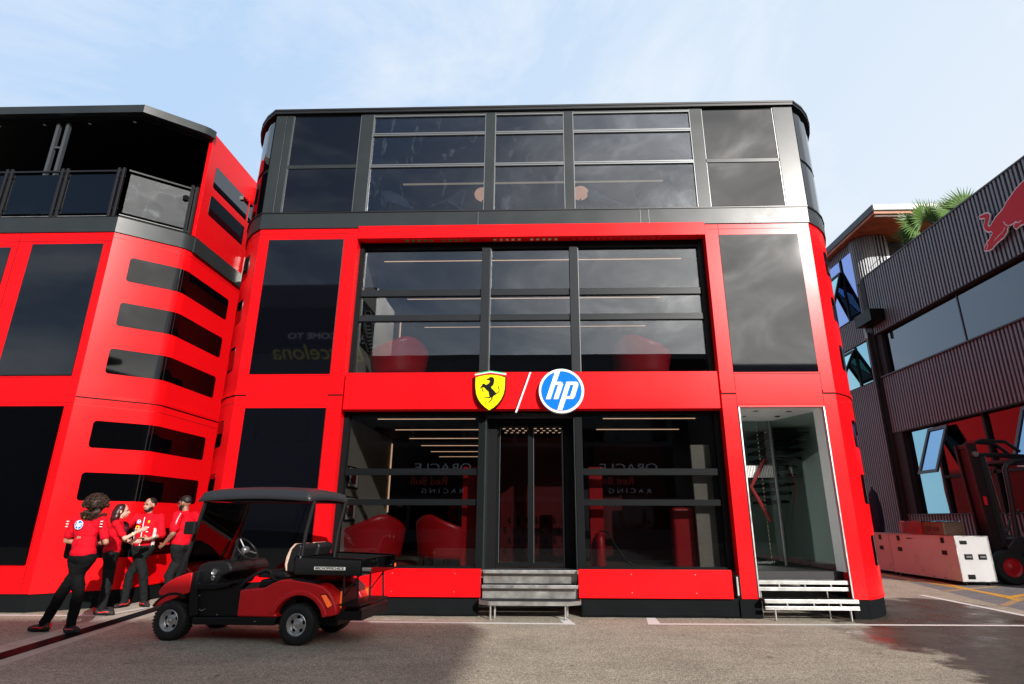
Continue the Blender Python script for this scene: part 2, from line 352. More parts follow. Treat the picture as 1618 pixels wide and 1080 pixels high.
        if smooth:
            me.shade_smooth()
            if angle < 180:
                bm = bmesh.new(); bm.from_mesh(me)
                for e in bm.edges:
                    if len(e.link_faces) == 2 and e.calc_face_angle(0) > R(angle): e.smooth = False
                bm.to_mesh(me); bm.free()
        return o
def box(name, mat, parent, x0, x1, y0, y1, z0, z1, bevel=0.0, **k):
    return MB().box(x0,x1,y0,y1,z0,z1).build(name, mat, parent, bevel=bevel, **k)
def to_mesh(o):
    dg = bpy.context.evaluated_depsgraph_get(); dg.update()
    me = bpy.data.meshes.new_from_object(o.evaluated_get(dg)); return me
def flat_shape(name, polys, depth, mat, parent, fn, bevel=0.0):
    """filled 2-D outline (with holes) extruded by depth; fn maps (a,b,c)->xyz (c = out of the plane)"""
    cu = bpy.data.curves.new('tmp', 'CURVE'); cu.dimensions = '2D'; cu.fill_mode = 'BOTH'; cu.extrude = depth/2; cu.bevel_depth = bevel
    for p in polys:
        sp = cu.splines.new('POLY'); sp.points.add(len(p)-1)
        for i, (x, y) in enumerate(p): sp.points[i].co = (x, y, 0, 1)
        sp.use_cyclic_u = True
    o = bpy.data.objects.new('tmp', cu); C.objects.link(o); me = to_mesh(o)
    bpy.data.objects.remove(o); bpy.data.curves.remove(cu)
    return place(name, me, mat, parent, fn)
def place(name, me, mat, parent, fn):
    og = ORG.get(parent.name, Vector((0,0,0))) if parent is not None else Vector((0,0,0))
    for v in me.vertices: v.co = Vector(fn(v.co.x, v.co.y, v.co.z)) - og
    bm = bmesh.new(); bm.from_mesh(me); bmesh.ops.recalc_face_normals(bm, faces=bm.faces); bm.to_mesh(me); bm.free()
    me.materials.clear(); me.materials.append(MATS[mat]); me.name = name
    o = bpy.data.objects.new(name, me); C.objects.link(o)
    if parent is not None: o.parent = parent; ORG[o.name] = og
    return o
def text(name, s, size, mat, parent, fn, depth=0.004, shear=0.0, sx=1.0, off=0.0):
    cu = bpy.data.curves.new('tmp', 'FONT'); cu.body = s; cu.size = size; cu.extrude = depth/2; cu.align_x = 'CENTER'; cu.align_y = 'CENTER'; cu.shear = shear; cu.offset = off
    o = bpy.data.objects.new('tmp', cu); C.objects.link(o); me = to_mesh(o); bpy.data.objects.remove(o); bpy.data.curves.remove(cu)
    return place(name, me, mat, parent, lambda a, b, c: fn(a*sx, b, c))
def copy_tree(o, parent=None):
    c = o.copy(); C.objects.link(c); c.parent = parent
    ORG[c.name] = ORG.get(o.name, Vector((0,0,0)))
    for ch in list(o.children): copy_tree(ch, c)
    return c

class Path:
    """wall line seen from above; outward normal to the right of travel (mirror=xc mirrors in x)"""
    def __init__(s, pts, mirror=None):
        s.p = [Vector(p) for p in pts]; s.m = mirror; s.L = [0]
        for a, b in zip(s.p, s.p[1:]): s.L.append(s.L[-1]+(b-a).length)
    def at(s, t, off=0.0):
        t = max(0, min(t, s.L[-1]-1e-6))
        for i in range(len(s.p)-1):
            if t <= s.L[i+1]: break
        a, b = s.p[i], s.p[i+1]; f = (t-s.L[i])/(s.L[i+1]-s.L[i])
        def nrm(k):
            k = max(0, min(k, len(s.p)-2)); d = (s.p[k+1]-s.p[k]).normalized(); return Vector((d.y, -d.x))
        n0 = nrm(i) if i == 0 else (nrm(i-1)+nrm(i)).normalized(); n1 = (nrm(i)+nrm(i+1)).normalized()
        n = (n0*(1-f)+n1*f).normalized(); q = a+(b-a)*f+n*off
        return (2*s.m-q.x, q.y) if s.m is not None else (q.x, q.y)
    def pts(s, off=0.0, smax=None):
        ts = [t for t in s.L if smax is None or t <= smax]
        if smax is not None: ts.append(smax)
        return [s.at(t, off) for t in ts]
    def ribbon(s, s0, s1, z0, z1, off0, off1, n=24):
        mb = MB(); ts = sorted(set([s0+(s1-s0)*i/n for i in range(n+1)]+[t for t in s.L if s0 < t < s1])); k = len(ts); vs = []
        for t in ts:
            a = s.at(t, off0); b = s.at(t, off1); vs += [(a[0],a[1],z0),(a[0],a[1],z1),(b[0],b[1],z1),(b[0],b[1],z0)]
        fs = [(0,1,2,3), tuple(4*(k-1)+j for j in (3,2,1,0))]
        for i in range(k-1):
            for j in range(4): fs.append((4*i+j, 4*i+(j+1)%4, 4*i+4+(j+1)%4, 4*i+4+j))
        return mb.add(vs, fs)
    def slit(s, s0, s1, z0, z1, off, r=0.05, n=28):
        """rounded-corner panel wrapped round the wall line"""
        mb = MB(); vs = []; k = n
        ts = sorted(set([s0+(s1-s0)*i/n for i in range(n+1)]+[s0+r*(1-math.cos(a*math.pi/10)) for a in range(6)]+[s1-r*(1-math.cos(a*math.pi/10)) for a in range(6)]+[t for t in s.L if s0+r < t < s1-r]))
        for t in ts:
            e = min(t-s0, s1-t); c = 0
            if e < r: c = r-math.sqrt(max(0, r*r-(r-e)**2))
            p = s.at(t, off); q = s.at(t, -0.01)
            vs += [(p[0],p[1],z0+c),(p[0],p[1],z1-c),(q[0],q[1],z1-c),(q[0],q[1],z0+c)]
        k = len(ts); fs = [(0,1,2,3), tuple(4*(k-1)+j for j in (3,2,1,0))]
        for i in range(k-1):
            for j in range(4): fs.append((4*i+j, 4*i+(j+1)%4, 4*i+4+(j+1)%4, 4*i+4+j))
        return mb.add(vs, fs)

# ------------------------------------------------------------------ ground
def sheet(name, mat, pts, z, th=None):
    mb = MB(); n = len(pts)
    mb.add([(x,y,z) for x,y in pts], [tuple(range(n))]); o = mb.build(name, mat); return tag(o, kind='structure')
MB().add([(-400,-400,0),(400,-400,0),(400,400,0),(-400,400,0)], [(0,1,2,3)]).build('ground', 'asphalt'); tag(bpy.data.objects['ground'], kind='structure')
def line(name, mat, p, q, w, z=0.004):
    p = Vector(p); q = Vector(q); d = (q-p).normalized(); n = Vector((-d.y, d.x))*w/2
    return sheet(name, mat, [tuple(p-n), tuple(q-n), tuple(q+n), tuple(p+n)], z)
line('line_marking', 'line_white', (-12, 9.57), (-6.95, 9.60), 0.11)
sheet('line_marking', 'line_white', [(-6.96,9.545),(-6.84,9.62),(-6.64,10.72),(-6.62,11.6),(-6.76,11.6),(-6.78,10.76),(-6.95,9.655)], 0.0042)
sheet('line_marking', 'line_white', [(-3.6,9.20),(0.48,9.14),(0.36,9.78),(0.22,9.78),(0.30,9.25),(-3.6,9.31)], 0.004)
sheet('line_marking', 'line_white', [(1.52,9.19),(30,9.75),(30,9.88),(1.72,9.30),(1.74,9.8),(1.60,9.8)], 0.004)
line('line_marking', 'line_white', (7.72,12.95), (7.70,4.5), 0.13)
for a in ((-2.3,9.46),(-1.75,9.44)): sheet('line_marking','line_white',[(a[0]-.12,a[1]),(a[0]+.12,a[1]),(a[0]+.12,a[1]+.035),(a[0]-.12,a[1]+.035)],0.004)
# drain: pale concrete edging with a dark grating between, running along the left

sheet('drain_edging', 'concrete_pale', [(-6.10,5.2),(-5.36,5.2),(-6.05,9.35),(-6.42,12.5),(-6.62,12.5),(-6.62,10.7),(-6.76,9.4)], 0.0028)
sheet('pavement', 'concrete_pale', [(-7.36,9.66),(-6.96,9.66),(-6.78,10.76),(-6.76,13),(-7.36,13)], 0.0026)
g = MB(); p0 = Vector((-5.70,5.2)); p1 = Vector((-6.62,11.2)); d = (p1-p0).normalized(); nn = Vector((-d.y, d.x)); L = (p1-p0).length
g.add([(*(p0-nn*.12), .0062), (*(p1-nn*.12), .0062), (*(p1+nn*.12), .0062), (*(p0+nn*.12), .0062)], [(0,1,2,3)])
tag(g.build('drain_channel', 'black_matte'), kind='structure')
g = MB(); k = 0
while k*0.028 < L:
    c = p0+d*(k*0.028); a = c-nn*.115; b_ = c+nn*.115; e = d*.008
    g.hexa([(*(a),.0066),(*(a+e),.0066),(*(b_+e),.0066),(*(b_),.0066)], [(*(a),.011),(*(a+e),.011),(*(b_+e),.011),(*(b_),.011)]); k += 1
gr = g.build('drain_grating', 'anthracite_dark'); tag(gr, kind='structure')
# grey ground sheet under the yellow hatching by the neighbouring building
sheet('grey_ground', 'asphalt_grey', [(9.45,19.5),(9.05,15.5),(8.35,12.2),(7.95,9.5),(8.1,4.6),(30,4.6),(30,40),(9.5,40)], 0.002)
for p, q, m_, w_ in (((9.55,17.8),(9.1,6.0),'line_yellow',.13), ((9.40,17.2),(8.95,6.0),'line_yellow_old',.06), ((9.95,16.4),(9.05,12.1),'line_yellow',.12),
                     ((8.6,13.6),(10.7,14.8),'line_yellow_old',.14),((9.2,12.6),(11.3,14.0),'line_yellow',.16),((8.9,15.6),(10.4,16.6),'line_yellow_old',.14),
                     ((10.9,12.9),(8.6,10.4),'line_yellow',.13),((8.2,11.4),(9.5,12.6),'line_yellow_old',.14)):
    line('line_marking', m_, p, q, w_, 0.0045+0.0007*random.random())

# ------------------------------------------------------------------ main hospitality building
XC = -0.185
PR = Path([(5.04,9.80),(5.29,9.99),(5.49,10.21),(5.66,10.48),(5.80,10.78),(5.90,11.10),(5.97,11.45),(5.99,11.80),(5.99,33.0)])
PM = Path([(x, y) for x, y in [(5.04,9.80),(5.29,9.99),(5.49,10.21),(5.66,10.48),(5.80,10.78),(5.90,11.10),(5.97,11.45),(5.99,11.80),(5.99,33.0)]], mirror=XC)
B = thing('hospitality_building', 'tall red three storey building with a round blue sign and yellow shield at its entrance', 'building', (XC, 9.8, 0))
XL, XR = -5.41, 5.04
BK = 17.4; BE = 33.0
# towers
lt = PM.pts(); lt_poly = [(-3.5,9.80)]+[(-3.5,BE)]+list(reversed(lt))
MB().prism(lt_poly, 0.28, 6.81).build('tower_wall', 'red_paint', B, smooth=True, angle=28)
rt_poly = [(3.1,9.80)]+PR.pts()+[(3.1,BE)]
MB().prism(rt_poly, 3.31, 6.81).build('tower_wall', 'red_paint', B, smooth=True, angle=28)
# right tower ground storey: jamb, curved outer wall
MB().box(3.1,3.36,9.80,BK,0.28,3.31).build('tower_wall', 'red_paint', B)
MB().prism([(4.815,9.80)]+PR.pts()+[(5.80,BE)]+[(5.78,11.8),(5.60,10.95),(5.30,10.35),(4.815,9.98)], 0.28, 3.31).build('tower_wall', 'red_paint', B, smooth=True, angle=28)
# grooves and seams
for P_ in (PR, PM):
    P_.ribbon(0.0, 6, 3.525, 3.545, -0.01, 0.004).build('panel_seam', 'black_matte', B)
    P_.ribbon(0.0, 6, 3.545, 3.60, -0.01, 0.018).build('ledge', 'red_paint', B, smooth=True)
    P_.ribbon(0.0, 6, 3.395, 3.402, -0.01, 0.002).build('panel_seam', 'red_groove', B)
    P_.ribbon(0.0, 6, 6.70, 6.708, -0.01, 0.002).build('panel_seam', 'red_groove', B)
    P_.ribbon(0.0, 3, 0.275, 0.30, -0.01, 0.010).build('ledge', 'red_paint', B, smooth=True)
sm = MB()
for a, b in ((-5.41,-5.22),(-3.76,-3.5),(3.1,3.345),(4.82,5.04)):
    sm.box(a,b,9.796,9.81,3.525,3.545)
for x in (-3.757,3.352): sm.box(x-.003,x+.003,9.797,9.81,0.29,6.80)
for x in (-5.225,4.822): sm.box(x-.0025,x+.0025,9.797,9.81,3.31,3.92)
for x0,x1 in ((-5.22,-3.76),(3.355,4.82)): sm.box(x0,x1,9.797,9.81,3.885,3.892); sm.box(x0,x1,9.797,9.81,3.345,3.35); sm.box(x0-.19,x1+.2,9.797,9.81,6.70,6.706)
sm.build('panel_seam', 'black_matte', B)
for a, b in ((-5.41,-5.228),(-3.755,-3.5),(3.1,3.350),(4.825,5.04)): box('ledge','red_paint',B,a,b,9.782,9.81,3.545,3.60,0.003)
# screens
for x0,x1,z0,z1,nm in ((-5.22,-3.765,3.92,6.58,'screen'),(-5.20,-3.765,0.62,3.31,'screen'),(3.345,4.81,3.92,6.58,'screen')):
    box(nm,'screen_tint',B,x0,x1,9.792,9.86,z0,z1,0.003)
# slit windows
for z0,z1 in ((5.88,6.37),(4.97,5.44),(4.03,4.50),(2.66,3.13),(1.72,2.20),(0.75,1.22)):
    PR.slit(0.46,3.2,z0,z1,0.004).build('slit_window','gloss_black',B,smooth=True)
    PM.slit(0.28,3.2,z0,z1,0.004).build('slit_window','gloss_black',B,smooth=True)
# skirts
PR.ribbon(0,5,0.0,0.285,-0.05,-0.012).build('skirt','fabric_black',B,smooth=True)
PM.ribbon(0,5,0.0,0.285,-0.05,-0.012).build('skirt','fabric_black',B,smooth=True)
box('skirt','fabric_black',B,4.80,5.05,9.812,9.86,0,0.285)
box('skirt','fabric_black',B,3.06,3.40,9.79,9.86,0.0,0.27,0.01)
box('skirt','fabric_black',B,-5.41,-3.0,9.812,9.86,0,0.285)
def wavy(x0,x1,y,z0,z1,ph):
    return MB().grid(lambda u,v: (x0+(x1-x0)*u, y+0.012*math.sin((x0+(x1-x0)*u)*5+ph)*(1-v)+0.006*math.sin(u*31+ph+v*3)*(1-v), z0+(z1-z0)*v), 60, 6)
wavy(-3.45,-1.02,9.83,0.0,0.285,0).build('skirt','fabric_black',B,smooth=True,solid=0.006)
wavy(0.60,3.08,9.83,0.0,0.285,2).build('skirt','fabric_black',B,smooth=True,solid=0.006)
# red bands
box('lower_panel','red_paint',B,-3.47,-0.985,9.775,9.83,0.28,0.70,0.004)
box('lower_panel','red_paint',B,0.565,2.97,9.775,9.83,0.28,0.70,0.004)
box('fascia','red_paint',B,-3.46,3.055,9.765,10.0,3.275,3.93,0.004)
box('fascia','red_paint',B,-3.495,3.095,9.77,9.86,6.575,6.84,0.004)
box('soffit','red_paint',B,-3.495,3.095,9.86,10.02,6.60,6.80)
vt = MB()
for x in (-2.4,-1.4,1.4,2.4):
    for z in (0.36,0.63): vt.lathe([(0,-.004),(.008,-.004),(.008,.0),(.0,.0)],(x,9.774,z),(0,1,0),8)
vt.build('bolt','aluminium',B)
for x0,n,mt in ((-2.60,10,'green_paint'),(-0.90,10,'cream_paint'),(0.62,14,'red_light')):
    mb = MB()
    for i in range(n):
        x = x0+i*0.115+(0.13 if i >= n//2 else 0); mb.box(x,x+0.055,9.885,9.965,6.590,6.603)
    mb.build('vent_slot',mt,B)
# hinge brackets between tower and glazed bay
for x0,x1 in ((3.03,3.10),(-3.50,-3.46)):
    box('bracket','anthracite_dark',B,x0,x1,9.80,9.88,0.3,0.62); box('bracket','aluminium',B,x0+.01,x0+.035,9.79,9.80,0.33,0.6)
# recess sides and dark fields
for x0,x1 in ((-3.50,-3.41),(3.0,3.10)):
    box('window_frame','anthracite_dark',B,x0,x1,9.99,10.14,3.93,6.60); box('window_frame','anthracite_dark',B,x0,x1,9.99,10.14,0.67,3.275)
box('window_frame','anthracite_dark',B,-3.41,3.0,10.02,10.14,6.46,6.60)
# middle storey glazing
for x0,x1 in ((-1.125,-0.965),(0.545,0.705)): box('mullion','anthracite_mid',B,x0,x1,9.985,10.14,3.93,6.46,0.004)
bays = ((-3.41,-1.125),(-0.965,0.545),(0.705,3.0))
for x0,x1 in bays:
    for z0,z1 in ((5.49,5.62),(4.99,5.11)): box('transom','anthracite_mid',B,x0,x1,10.03,10.12,z0,z1,0.003)
    for z0,z1 in ((3.93,4.99),(5.11,5.49),(5.62,6.46)):
        box('window_pane','glass_upper',B,x0,x1,10.075,10.083,z0,z1)
mb = MB()
for x in (-0.958,0.552+.155): mb.box(x,x+.012,10.02,10.07,3.95,6.45)
mb.build('trim','frame_grey',B)
# ground storey glazing
for x0,x1 in ((-1.105,-0.985),(0.575,0.70)): box('mullion','anthracite_dark',B,x0,x1,9.985,10.14,0.67,3.275,0.004)
for x0,x1 in ((-3.41,-1.105),(0.70,3.0)):
    for z0,z1 in ((2.18,2.29),(1.68,1.78)): box('transom','anthracite_dark',B,x0,x1,10.03,10.12,z0,z1,0.003)
    for z0,z1 in ((0.72,1.68),(1.78,2.18),(2.29,3.22)): box('window_pane','glass_ground',B,x0,x1,10.075,10.083,z0,z1)
    box('window_frame','anthracite_dark',B,x0,x1,10.02,10.14,3.22,3.275); box('window_frame','anthracite_dark',B,x0,x1,10.02,10.14,0.67,0.72)
# entrance
box('door_surround','black_matte',B,-0.985,-0.80,10.30,10.42,0.67,3.275)
box('door_surround','black_matte',B,0.40,0.575,10.30,10.42,0.67,3.275)
box('door_surround','black_matte',B,-0.80,0.40,10.30,10.42,3.13,3.275)
box('door_lining','anthracite',B,-0.984,-0.965,10.0,10.30,0.67,3.27); box('door_lining','anthracite',B,0.556,0.574,10.0,10.30,0.67,3.27)
box('door_lining','anthracite_dark',B,-0.965,0.556,10.0,10.30,3.24,3.27)
for x0,x1 in ((-0.80,-0.20),(-0.20,0.40)):
    f = MB(); f.box(x0,x0+.05,10.34,10.39,0.69,3.13); f.box(x1-.05,x1,10.34,10.39,0.69,3.13); f.box(x0+.05,x1-.05,10.34,10.39,0.69,0.75); f.box(x0+.05,x1-.05,10.34,10.39,3.06,3.13)
    dr = f.build('door','anthracite_dark',B,bevel=0.003); box('pane','glass_ground',dr,x0+.05,x1-.05,10.36,10.368,0.75,3.06)
    box('edge_strip','frame_grey',dr,x0+.05,x0+.056,10.337,10.343,0.75,3.06)
mb = MB()
for i in range(22): mb.box(-0.70+i*0.048,-0.68+i*0.048,10.05,10.06,3.228,3.238)
mb.build('vent_grille','aluminium',B)
# lower inner slabs
box('floor_slab','interior_floor',B,-3.5,3.1,10.0,BK,0.55,0.67)
box('floor_slab','interior_dark',B,-3.5,3.1,10.15,BK,3.24,3.90)
box('floor_slab','anthracite_dark',B,-5.40,5.03,9.86,BK,6.62,7.12)
box('ceiling_panel','interior_ceiling',B,-3.5,3.1,10.16,BK,3.20,3.236)
box('ceiling_panel','interior_ceiling',B,-3.5,3.1,10.16,BK,6.50,6.60)
box('rear_wall','interior_dark',B,-3.5,3.1,BK-.1,BK,0.67,6.5)
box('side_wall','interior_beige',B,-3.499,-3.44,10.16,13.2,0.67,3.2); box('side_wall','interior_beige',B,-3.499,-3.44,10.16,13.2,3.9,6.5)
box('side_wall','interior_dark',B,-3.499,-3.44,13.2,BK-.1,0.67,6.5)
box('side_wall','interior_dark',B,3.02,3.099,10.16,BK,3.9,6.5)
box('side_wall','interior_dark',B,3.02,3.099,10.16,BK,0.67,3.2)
box('partition','leather_red',B,0.83,1.06,10.42,10.50,0.67,2.35); box('partition','interior_dark',B,1.13,3.02,12.6,12.7,0.67,3.2)
box('partition','interior_red',B,1.13,2.6,12.5,12.6,0.67,3.0)
box('column','leather_red',B,2.26,2.64,10.45,10.75,0.67,1.66,0.05,seg=4)
box('column','interior_beige',B,2.62,2.95,10.28,10.36,0.67,2.72,0.004)
box('partition','leather_red',B,-1.40,-1.13,10.38,10.46,0.67,2.35); box('partition','interior_dark',B,-1.15,0.95,12.2,12.3,0.67,3.2)
pan = box('wall_panel','interior_red',B,-0.85,0.45,12.10,12.19,0.67,3.1)
box('partition','interior_dark',B,-0.9,-0.2,15.0,15.1,3.9,6.5)
# light strips (real lit lamps, except the dashes behind the doors)
for k in range(6):
    y = 10.28+1.3*k
    box('ceiling_light','led_warm',B,-2.98,-1.2,y,y+0.022,3.185,3.198)
    if k < 2: box('ceiling_light','led_warm',B,1.1,2.75,y,y+0.022,3.185,3.198)
for k in range(3):
    y = 10.62+2.1*k
    box('ceiling_light','led_warm',B,-3.2,2.83,y,y+0.020,6.486,6.498)
box('wall_light','led_warm',B,-3.43,-3.41,13.1,13.13,1.6,3.1); box('wall_light','led_warm',B,-3.43,-3.41,13.1,13.13,4.4,6.05)
mb = MB()
for k in range(5):
    for i in range(10): mb.box(-0.78+i*0.125+0.05*(k%2),-0.73+i*0.125+0.05*(k%2),10.9+k*.28,10.915+k*.28,3.185,3.198)
mb.build('ceiling_light','led_warm',B)  # glowing dashes added to imitate reflections behind the doors, not lamps

# ---- top storey
box('top_slab','anthracite_dark',B,-5.3,4.9,9.95,BK,7.12,7.18)
lt3 = [(-3.67,9.83)]+[(-3.67,BE)]+list(reversed(PM.pts(-0.02)))
MB().prism(lt3, 7.14, 9.44).build('top_wall','anthracite',B,smooth=True,angle=28)
rt3 = [(3.26,9.83)]+PR.pts(-0.02)+[(3.26,BE)]
MB().prism(rt3, 7.14, 9.44).build('top_wall','anthracite',B,smooth=True,angle=28)
def post(x0,x1): box('post','anthracite',B,x0,x1,9.795,9.88,7.16,9.44,0.004)
for x0,x1 in ((-5.44,-5.22),(-5.21,-5.075),(-3.66,-3.405),(-1.095,-0.905),(0.485,0.665),(3.03,3.26),(4.69,5.08)): post(x0,x1)
for x0,x1 in ((-5.07,-3.665),(3.265,4.685)):
    for z0,z1 in ((7.20,8.16),(8.24,9.40)):
        box('window_pane','screen_tint',B,x0+.015,x1-.015,9.815,9.85,z0,z1)
    box('transom','anthracite',B,x0,x1,9.80,9.86,8.16,8.24,0.003)
    for xx in (x0,x1-.012): box('trim','frame_grey',B,xx,xx+.012,9.803,9.84,7.18,9.42)
for x0,x1 in ((-3.405,-1.095),(-0.905,0.485),(0.665,3.03)):
    for z0,z1 in ((7.19,8.165),(8.235,8.895),(8.985,9.38)):
        box('window_pane','glass_top',B,x0+.01,x1-.01,9.835,9.842,z0,z1)
    for zc in (8.2,8.94,9.40):
        box('transom','frame_grey',B,x0,x1,9.805,9.87,zc-.035,zc-.004,0.002); box('transom','frame_grey',B,x0,x1,9.805,9.87,zc+.004,zc+.035,0.002)
    for xx in (x0,x1-.014): box('trim','frame_grey',B,xx,xx+.014,9.80,9.84,7.18,9.42)
MB().prism([(-5.42,9.86)]+[(5.05,9.86)]+[(5.05,BK),(-5.42,BK)],9.44,9.445).build('ceiling_panel','interior_ceiling',B)
box('rear_wall','interior_dark',B,-3.6,3.2,12.5,12.6,7.16,9.44)
box('ceiling_light','led_dim',B,-3.4,3.0,12.30,12.34,9.37,9.40)
box('side_wall','interior_dark',B,-3.665,-3.64,9.9,15.0,7.16,9.44)
for z0,z1 in ((7.22,8.15),(8.25,9.38)):
    for P_ in (PR,PM): P_.slit(0.10,4.5,z0,z1,0.004,r=0.02).build('window_pane','screen_tint',B,smooth=True)
# cornice and roof
def ring(off, z0, z1, mat, name, y0=9.8):
    L_ = PM.pts(off); R_ = PR.pts(off)
    poly = list(reversed(L_))+R_
    return MB().prism(poly, z0, z1).build(name, mat, B, smooth=True, angle=28)
ring(0.028, 6.812, 7.135, 'anthracite', 'cornice'); ring(0.045, 7.135, 7.16, 'roof_black', 'cornice_cap')
ring(0.07, 9.445, 9.50, 'roof_black', 'roof'); ring(0.085, 9.50, 9.54, 'roof_black', 'roof_edge')
mb = MB()
for x in (1.9,2.06,-1.2): mb.box(x,x+.006,9.768,9.78,6.83,7.12)
mb.build('panel_seam','frame_grey',B)
# ---- right hand lobby
box('porch_floor','interior_dark',B,3.36,4.815,10.02,14.5,0.55,0.67)
MB().prism([(3.36,9.86),(4.815,9.86),(4.83,10.05),(5.30,10.45),(5.55,11.0),(5.6,14.3),(3.36,14.3)],3.29,3.309).build('porch_ceiling','white_gloss',B)
box('lobby_wall','grey_green',B,3.361,3.372,9.9,14.3,0.67,3.29)
MB().prism([(4.82,10.06),(5.29,10.40),(5.54,11.0),(5.575,11.8),(5.575,14.3),(5.56,14.3),(5.56,11.8),(5.52,11.0),(5.27,10.42),(4.81,10.08)],0.67,3.288).build('lobby_wall','grey_green',B)
box('lobby_wall','white_gloss',B,4.79,4.815,9.86,10.17,0.67,3.29)
for x,y in ((3.76,10.12),(4.36,10.16),(3.73,10.64),(4.35,10.65)):
    MB().lathe([(0,0),(.035,0),(.05,-.004),(.055,0)],(x,y,3.286),(0,0,1),20).build('downlight','chrome',B)
for x in (3.372,4.803): box('door_jamb','aluminium',B,x-.010,x+.010,9.785,9.80,0.3,3.30)
box('door_lintel','red_light',B,3.36,4.815,9.785,9.80,3.30,3.325)
box('lobby_wall','grey_green',B,3.36,5.6,14.3,14.4,0.67,3.29); box('lobby_wall','grey_green',B,5.55,5.6,11.4,14.3,0.67,3.29)
lg = MB().box(3.37,4.38,11.2,11.208,0.70,3.28).build('glass_partition','glass_door',B)
MB().hexa([(4.42,11.2,.70),(4.785,10.17,.70),(4.79,10.175,.70),(4.425,11.205,.70)],[(4.42,11.2,3.28),(4.785,10.17,3.28),(4.79,10.175,3.28),(4.425,11.205,3.28)]).build('glass_partition','glass_partition',B)
MB().tube([(4.40,11.2,.67),(4.40,11.2,3.29)],.035,12).build('glass_post','frame_grey',B,smooth=True)
mb = MB()
for i in range(18): mb.box(3.86+i*.030,3.878+i*.030,11.19,11.196,2.22,2.44)
mb.build('frosted_stripes','white_paint',lg)
mb = MB()
for i in range(34): mb.box(4.14,4.150,11.188,11.194,0.72+i*.076,0.755+i*.076)
mb.build('painted_led_dashes','cream_paint',lg)  # cream dashes painted to imitate a lit LED line mirrored in the glass
hm = MB(); hp_ = [(3.93,2.53),(3.965,2.50),(3.74,2.06),(3.70,2.02),(3.74,1.96),(4.20,1.36),(4.21,1.46),(3.80,2.02),(3.98,2.46),(3.99,2.55)]
def bar(a,b,w): 
    a=Vector(a);b=Vector(b); return MB().tube([(a.x,11.14,a.y),(b.x,11.14,b.y)],w,8)
m_ = MB(); 
m_.tube([(4.21,11.14,2.55),(3.90,11.14,2.05),(4.19,11.14,1.44)],.035,8); m_.build('door_handle','interior_red',B,smooth=True)
box('handle_lock','anthracite_dark',B,4.16,4.25,11.15,11.2,1.72,1.84)
mb = MB()
for i in range(9): mb.box(4.52,5.45-i*.07,11.9,12.9,3.14-i*.17,3.19-i*.17)
mb.build('stair_treads','ink',B)
mb = MB()
for i in range(6): mb.box(3.4,3.95,11.9+i*.25,12.2+i*.25,0.85+i*.18,0.90+i*.18)
mb.build('stair_treads','frame_grey',B)

# ------------------------------------------------------------------ signs on the facade
YS = 9.63
def tr(pts, cx, cy, k, x0, z0): return [((x-cx)*k+x0, (cy-y)*k+z0) for x, y in pts]
def onf(y):  # shapes drawn in x,z, out of plane = -y
    return lambda a, b, c: (a, y-c, b)
sg = thing('round_sign','round blue sign with white lowercase letters in a white ring above the entrance','sign',(0.342,9.70,3.565))
kk = 0.385/238
def circ(cx,cz,r,n=64): return [(cx+r*math.cos(2*math.pi*i/n), cz+r*math.sin(2*math.pi*i/n)) for i in range(n)]
X0,Z0 = 0.342,3.565
flat_shape('rim',[circ(X0,Z0,.385,96)],.10,'white_gloss',sg,onf(9.70),bevel=0.003)
flat_shape('disc',[circ(X0,Z0,.345,96)],.006,'logo_blue',sg,onf(9.643))
h = [(1058,110),(1112,106),(1071,222),(1118,222),(1134,230),(1142,250),(1087,410),(1037,410),(1089,256),(1058,256),(1006,410),(957,410)]
p_ = [(1177,222),(1283,222),(1300,234),(1303,258),(1262,386),(1242,408),(1168,408),(1126,530),(1076,524)]
ph = [(1216,256),(1252,256),(1213,378),(1175,378)]
flat_shape('lettering',[tr(h,1123,318,kk,X0,Z0)],.008,'white_gloss',sg,onf(9.637))
flat_shape('lettering',[tr(p_,1123,318,kk,X0,Z0),tr(ph,1123,318,kk,X0,Z0)],.008,'white_gloss',sg,onf(9.637))
sl = MB().hexa([(-0.452,9.68,3.20),(-0.425,9.68,3.20),(-0.425,9.75,3.20),(-0.452,9.75,3.20)],[(-0.205,9.68,3.905),(-0.178,9.68,3.905),(-0.178,9.75,3.905),(-0.205,9.75,3.905)]).build('slash_sign','white_gloss')
tag(sl,'thin white slanted bar between the yellow shield and the round blue sign','sign')
sh = thing('shield_sign','yellow shield with black rearing horse and green white red stripes on top','sign',(-0.885,9.70,3.6))
ks = 1/13.84*0.01055   # crop pixels to metres
def ts(pts): return tr(pts, 415, 540, ks, -0.885, 3.575)
out = [(62,150),(240,112),(415,80),(600,112),(775,140),(775,300),(765,520),(735,640),(680,760),(600,870),(500,955),(402,1000),(300,940),(200,850),(130,745),(85,620),(68,480),(62,300)]
fld = [(78,240),(180,205),(300,182),(415,174),(540,182),(650,205),(752,240),(750,400),(742,520),(715,640),(660,755),(585,855),(495,935),(402,992),(310,925),(215,835),(148,735),(102,615),(82,480),(78,400)]
flat_shape('backing',[ts(out)],.09,'ink',sh,onf(9.70),bevel=0.002)
flat_shape('field',[ts(fld)],.006,'logo_yellow',sh,onf(9.648))
flat_shape('stripe',[ts([(62,140),(415,78),(778,132),(778,154),(415,100),(62,163)])],.008,'logo_green',sh,onf(9.648))
flat_shape('stripe',[ts([(62,164),(415,101),(778,155),(776,180),(415,124),(62,188)])],.008,'white_gloss',sh,onf(9.648))
flat_shape('stripe',[ts([(62,189),(415,125),(776,181),(774,225),(650,190),(540,168),(415,160),(300,168),(180,190),(62,228)])],.008,'red_light',sh,onf(9.648))
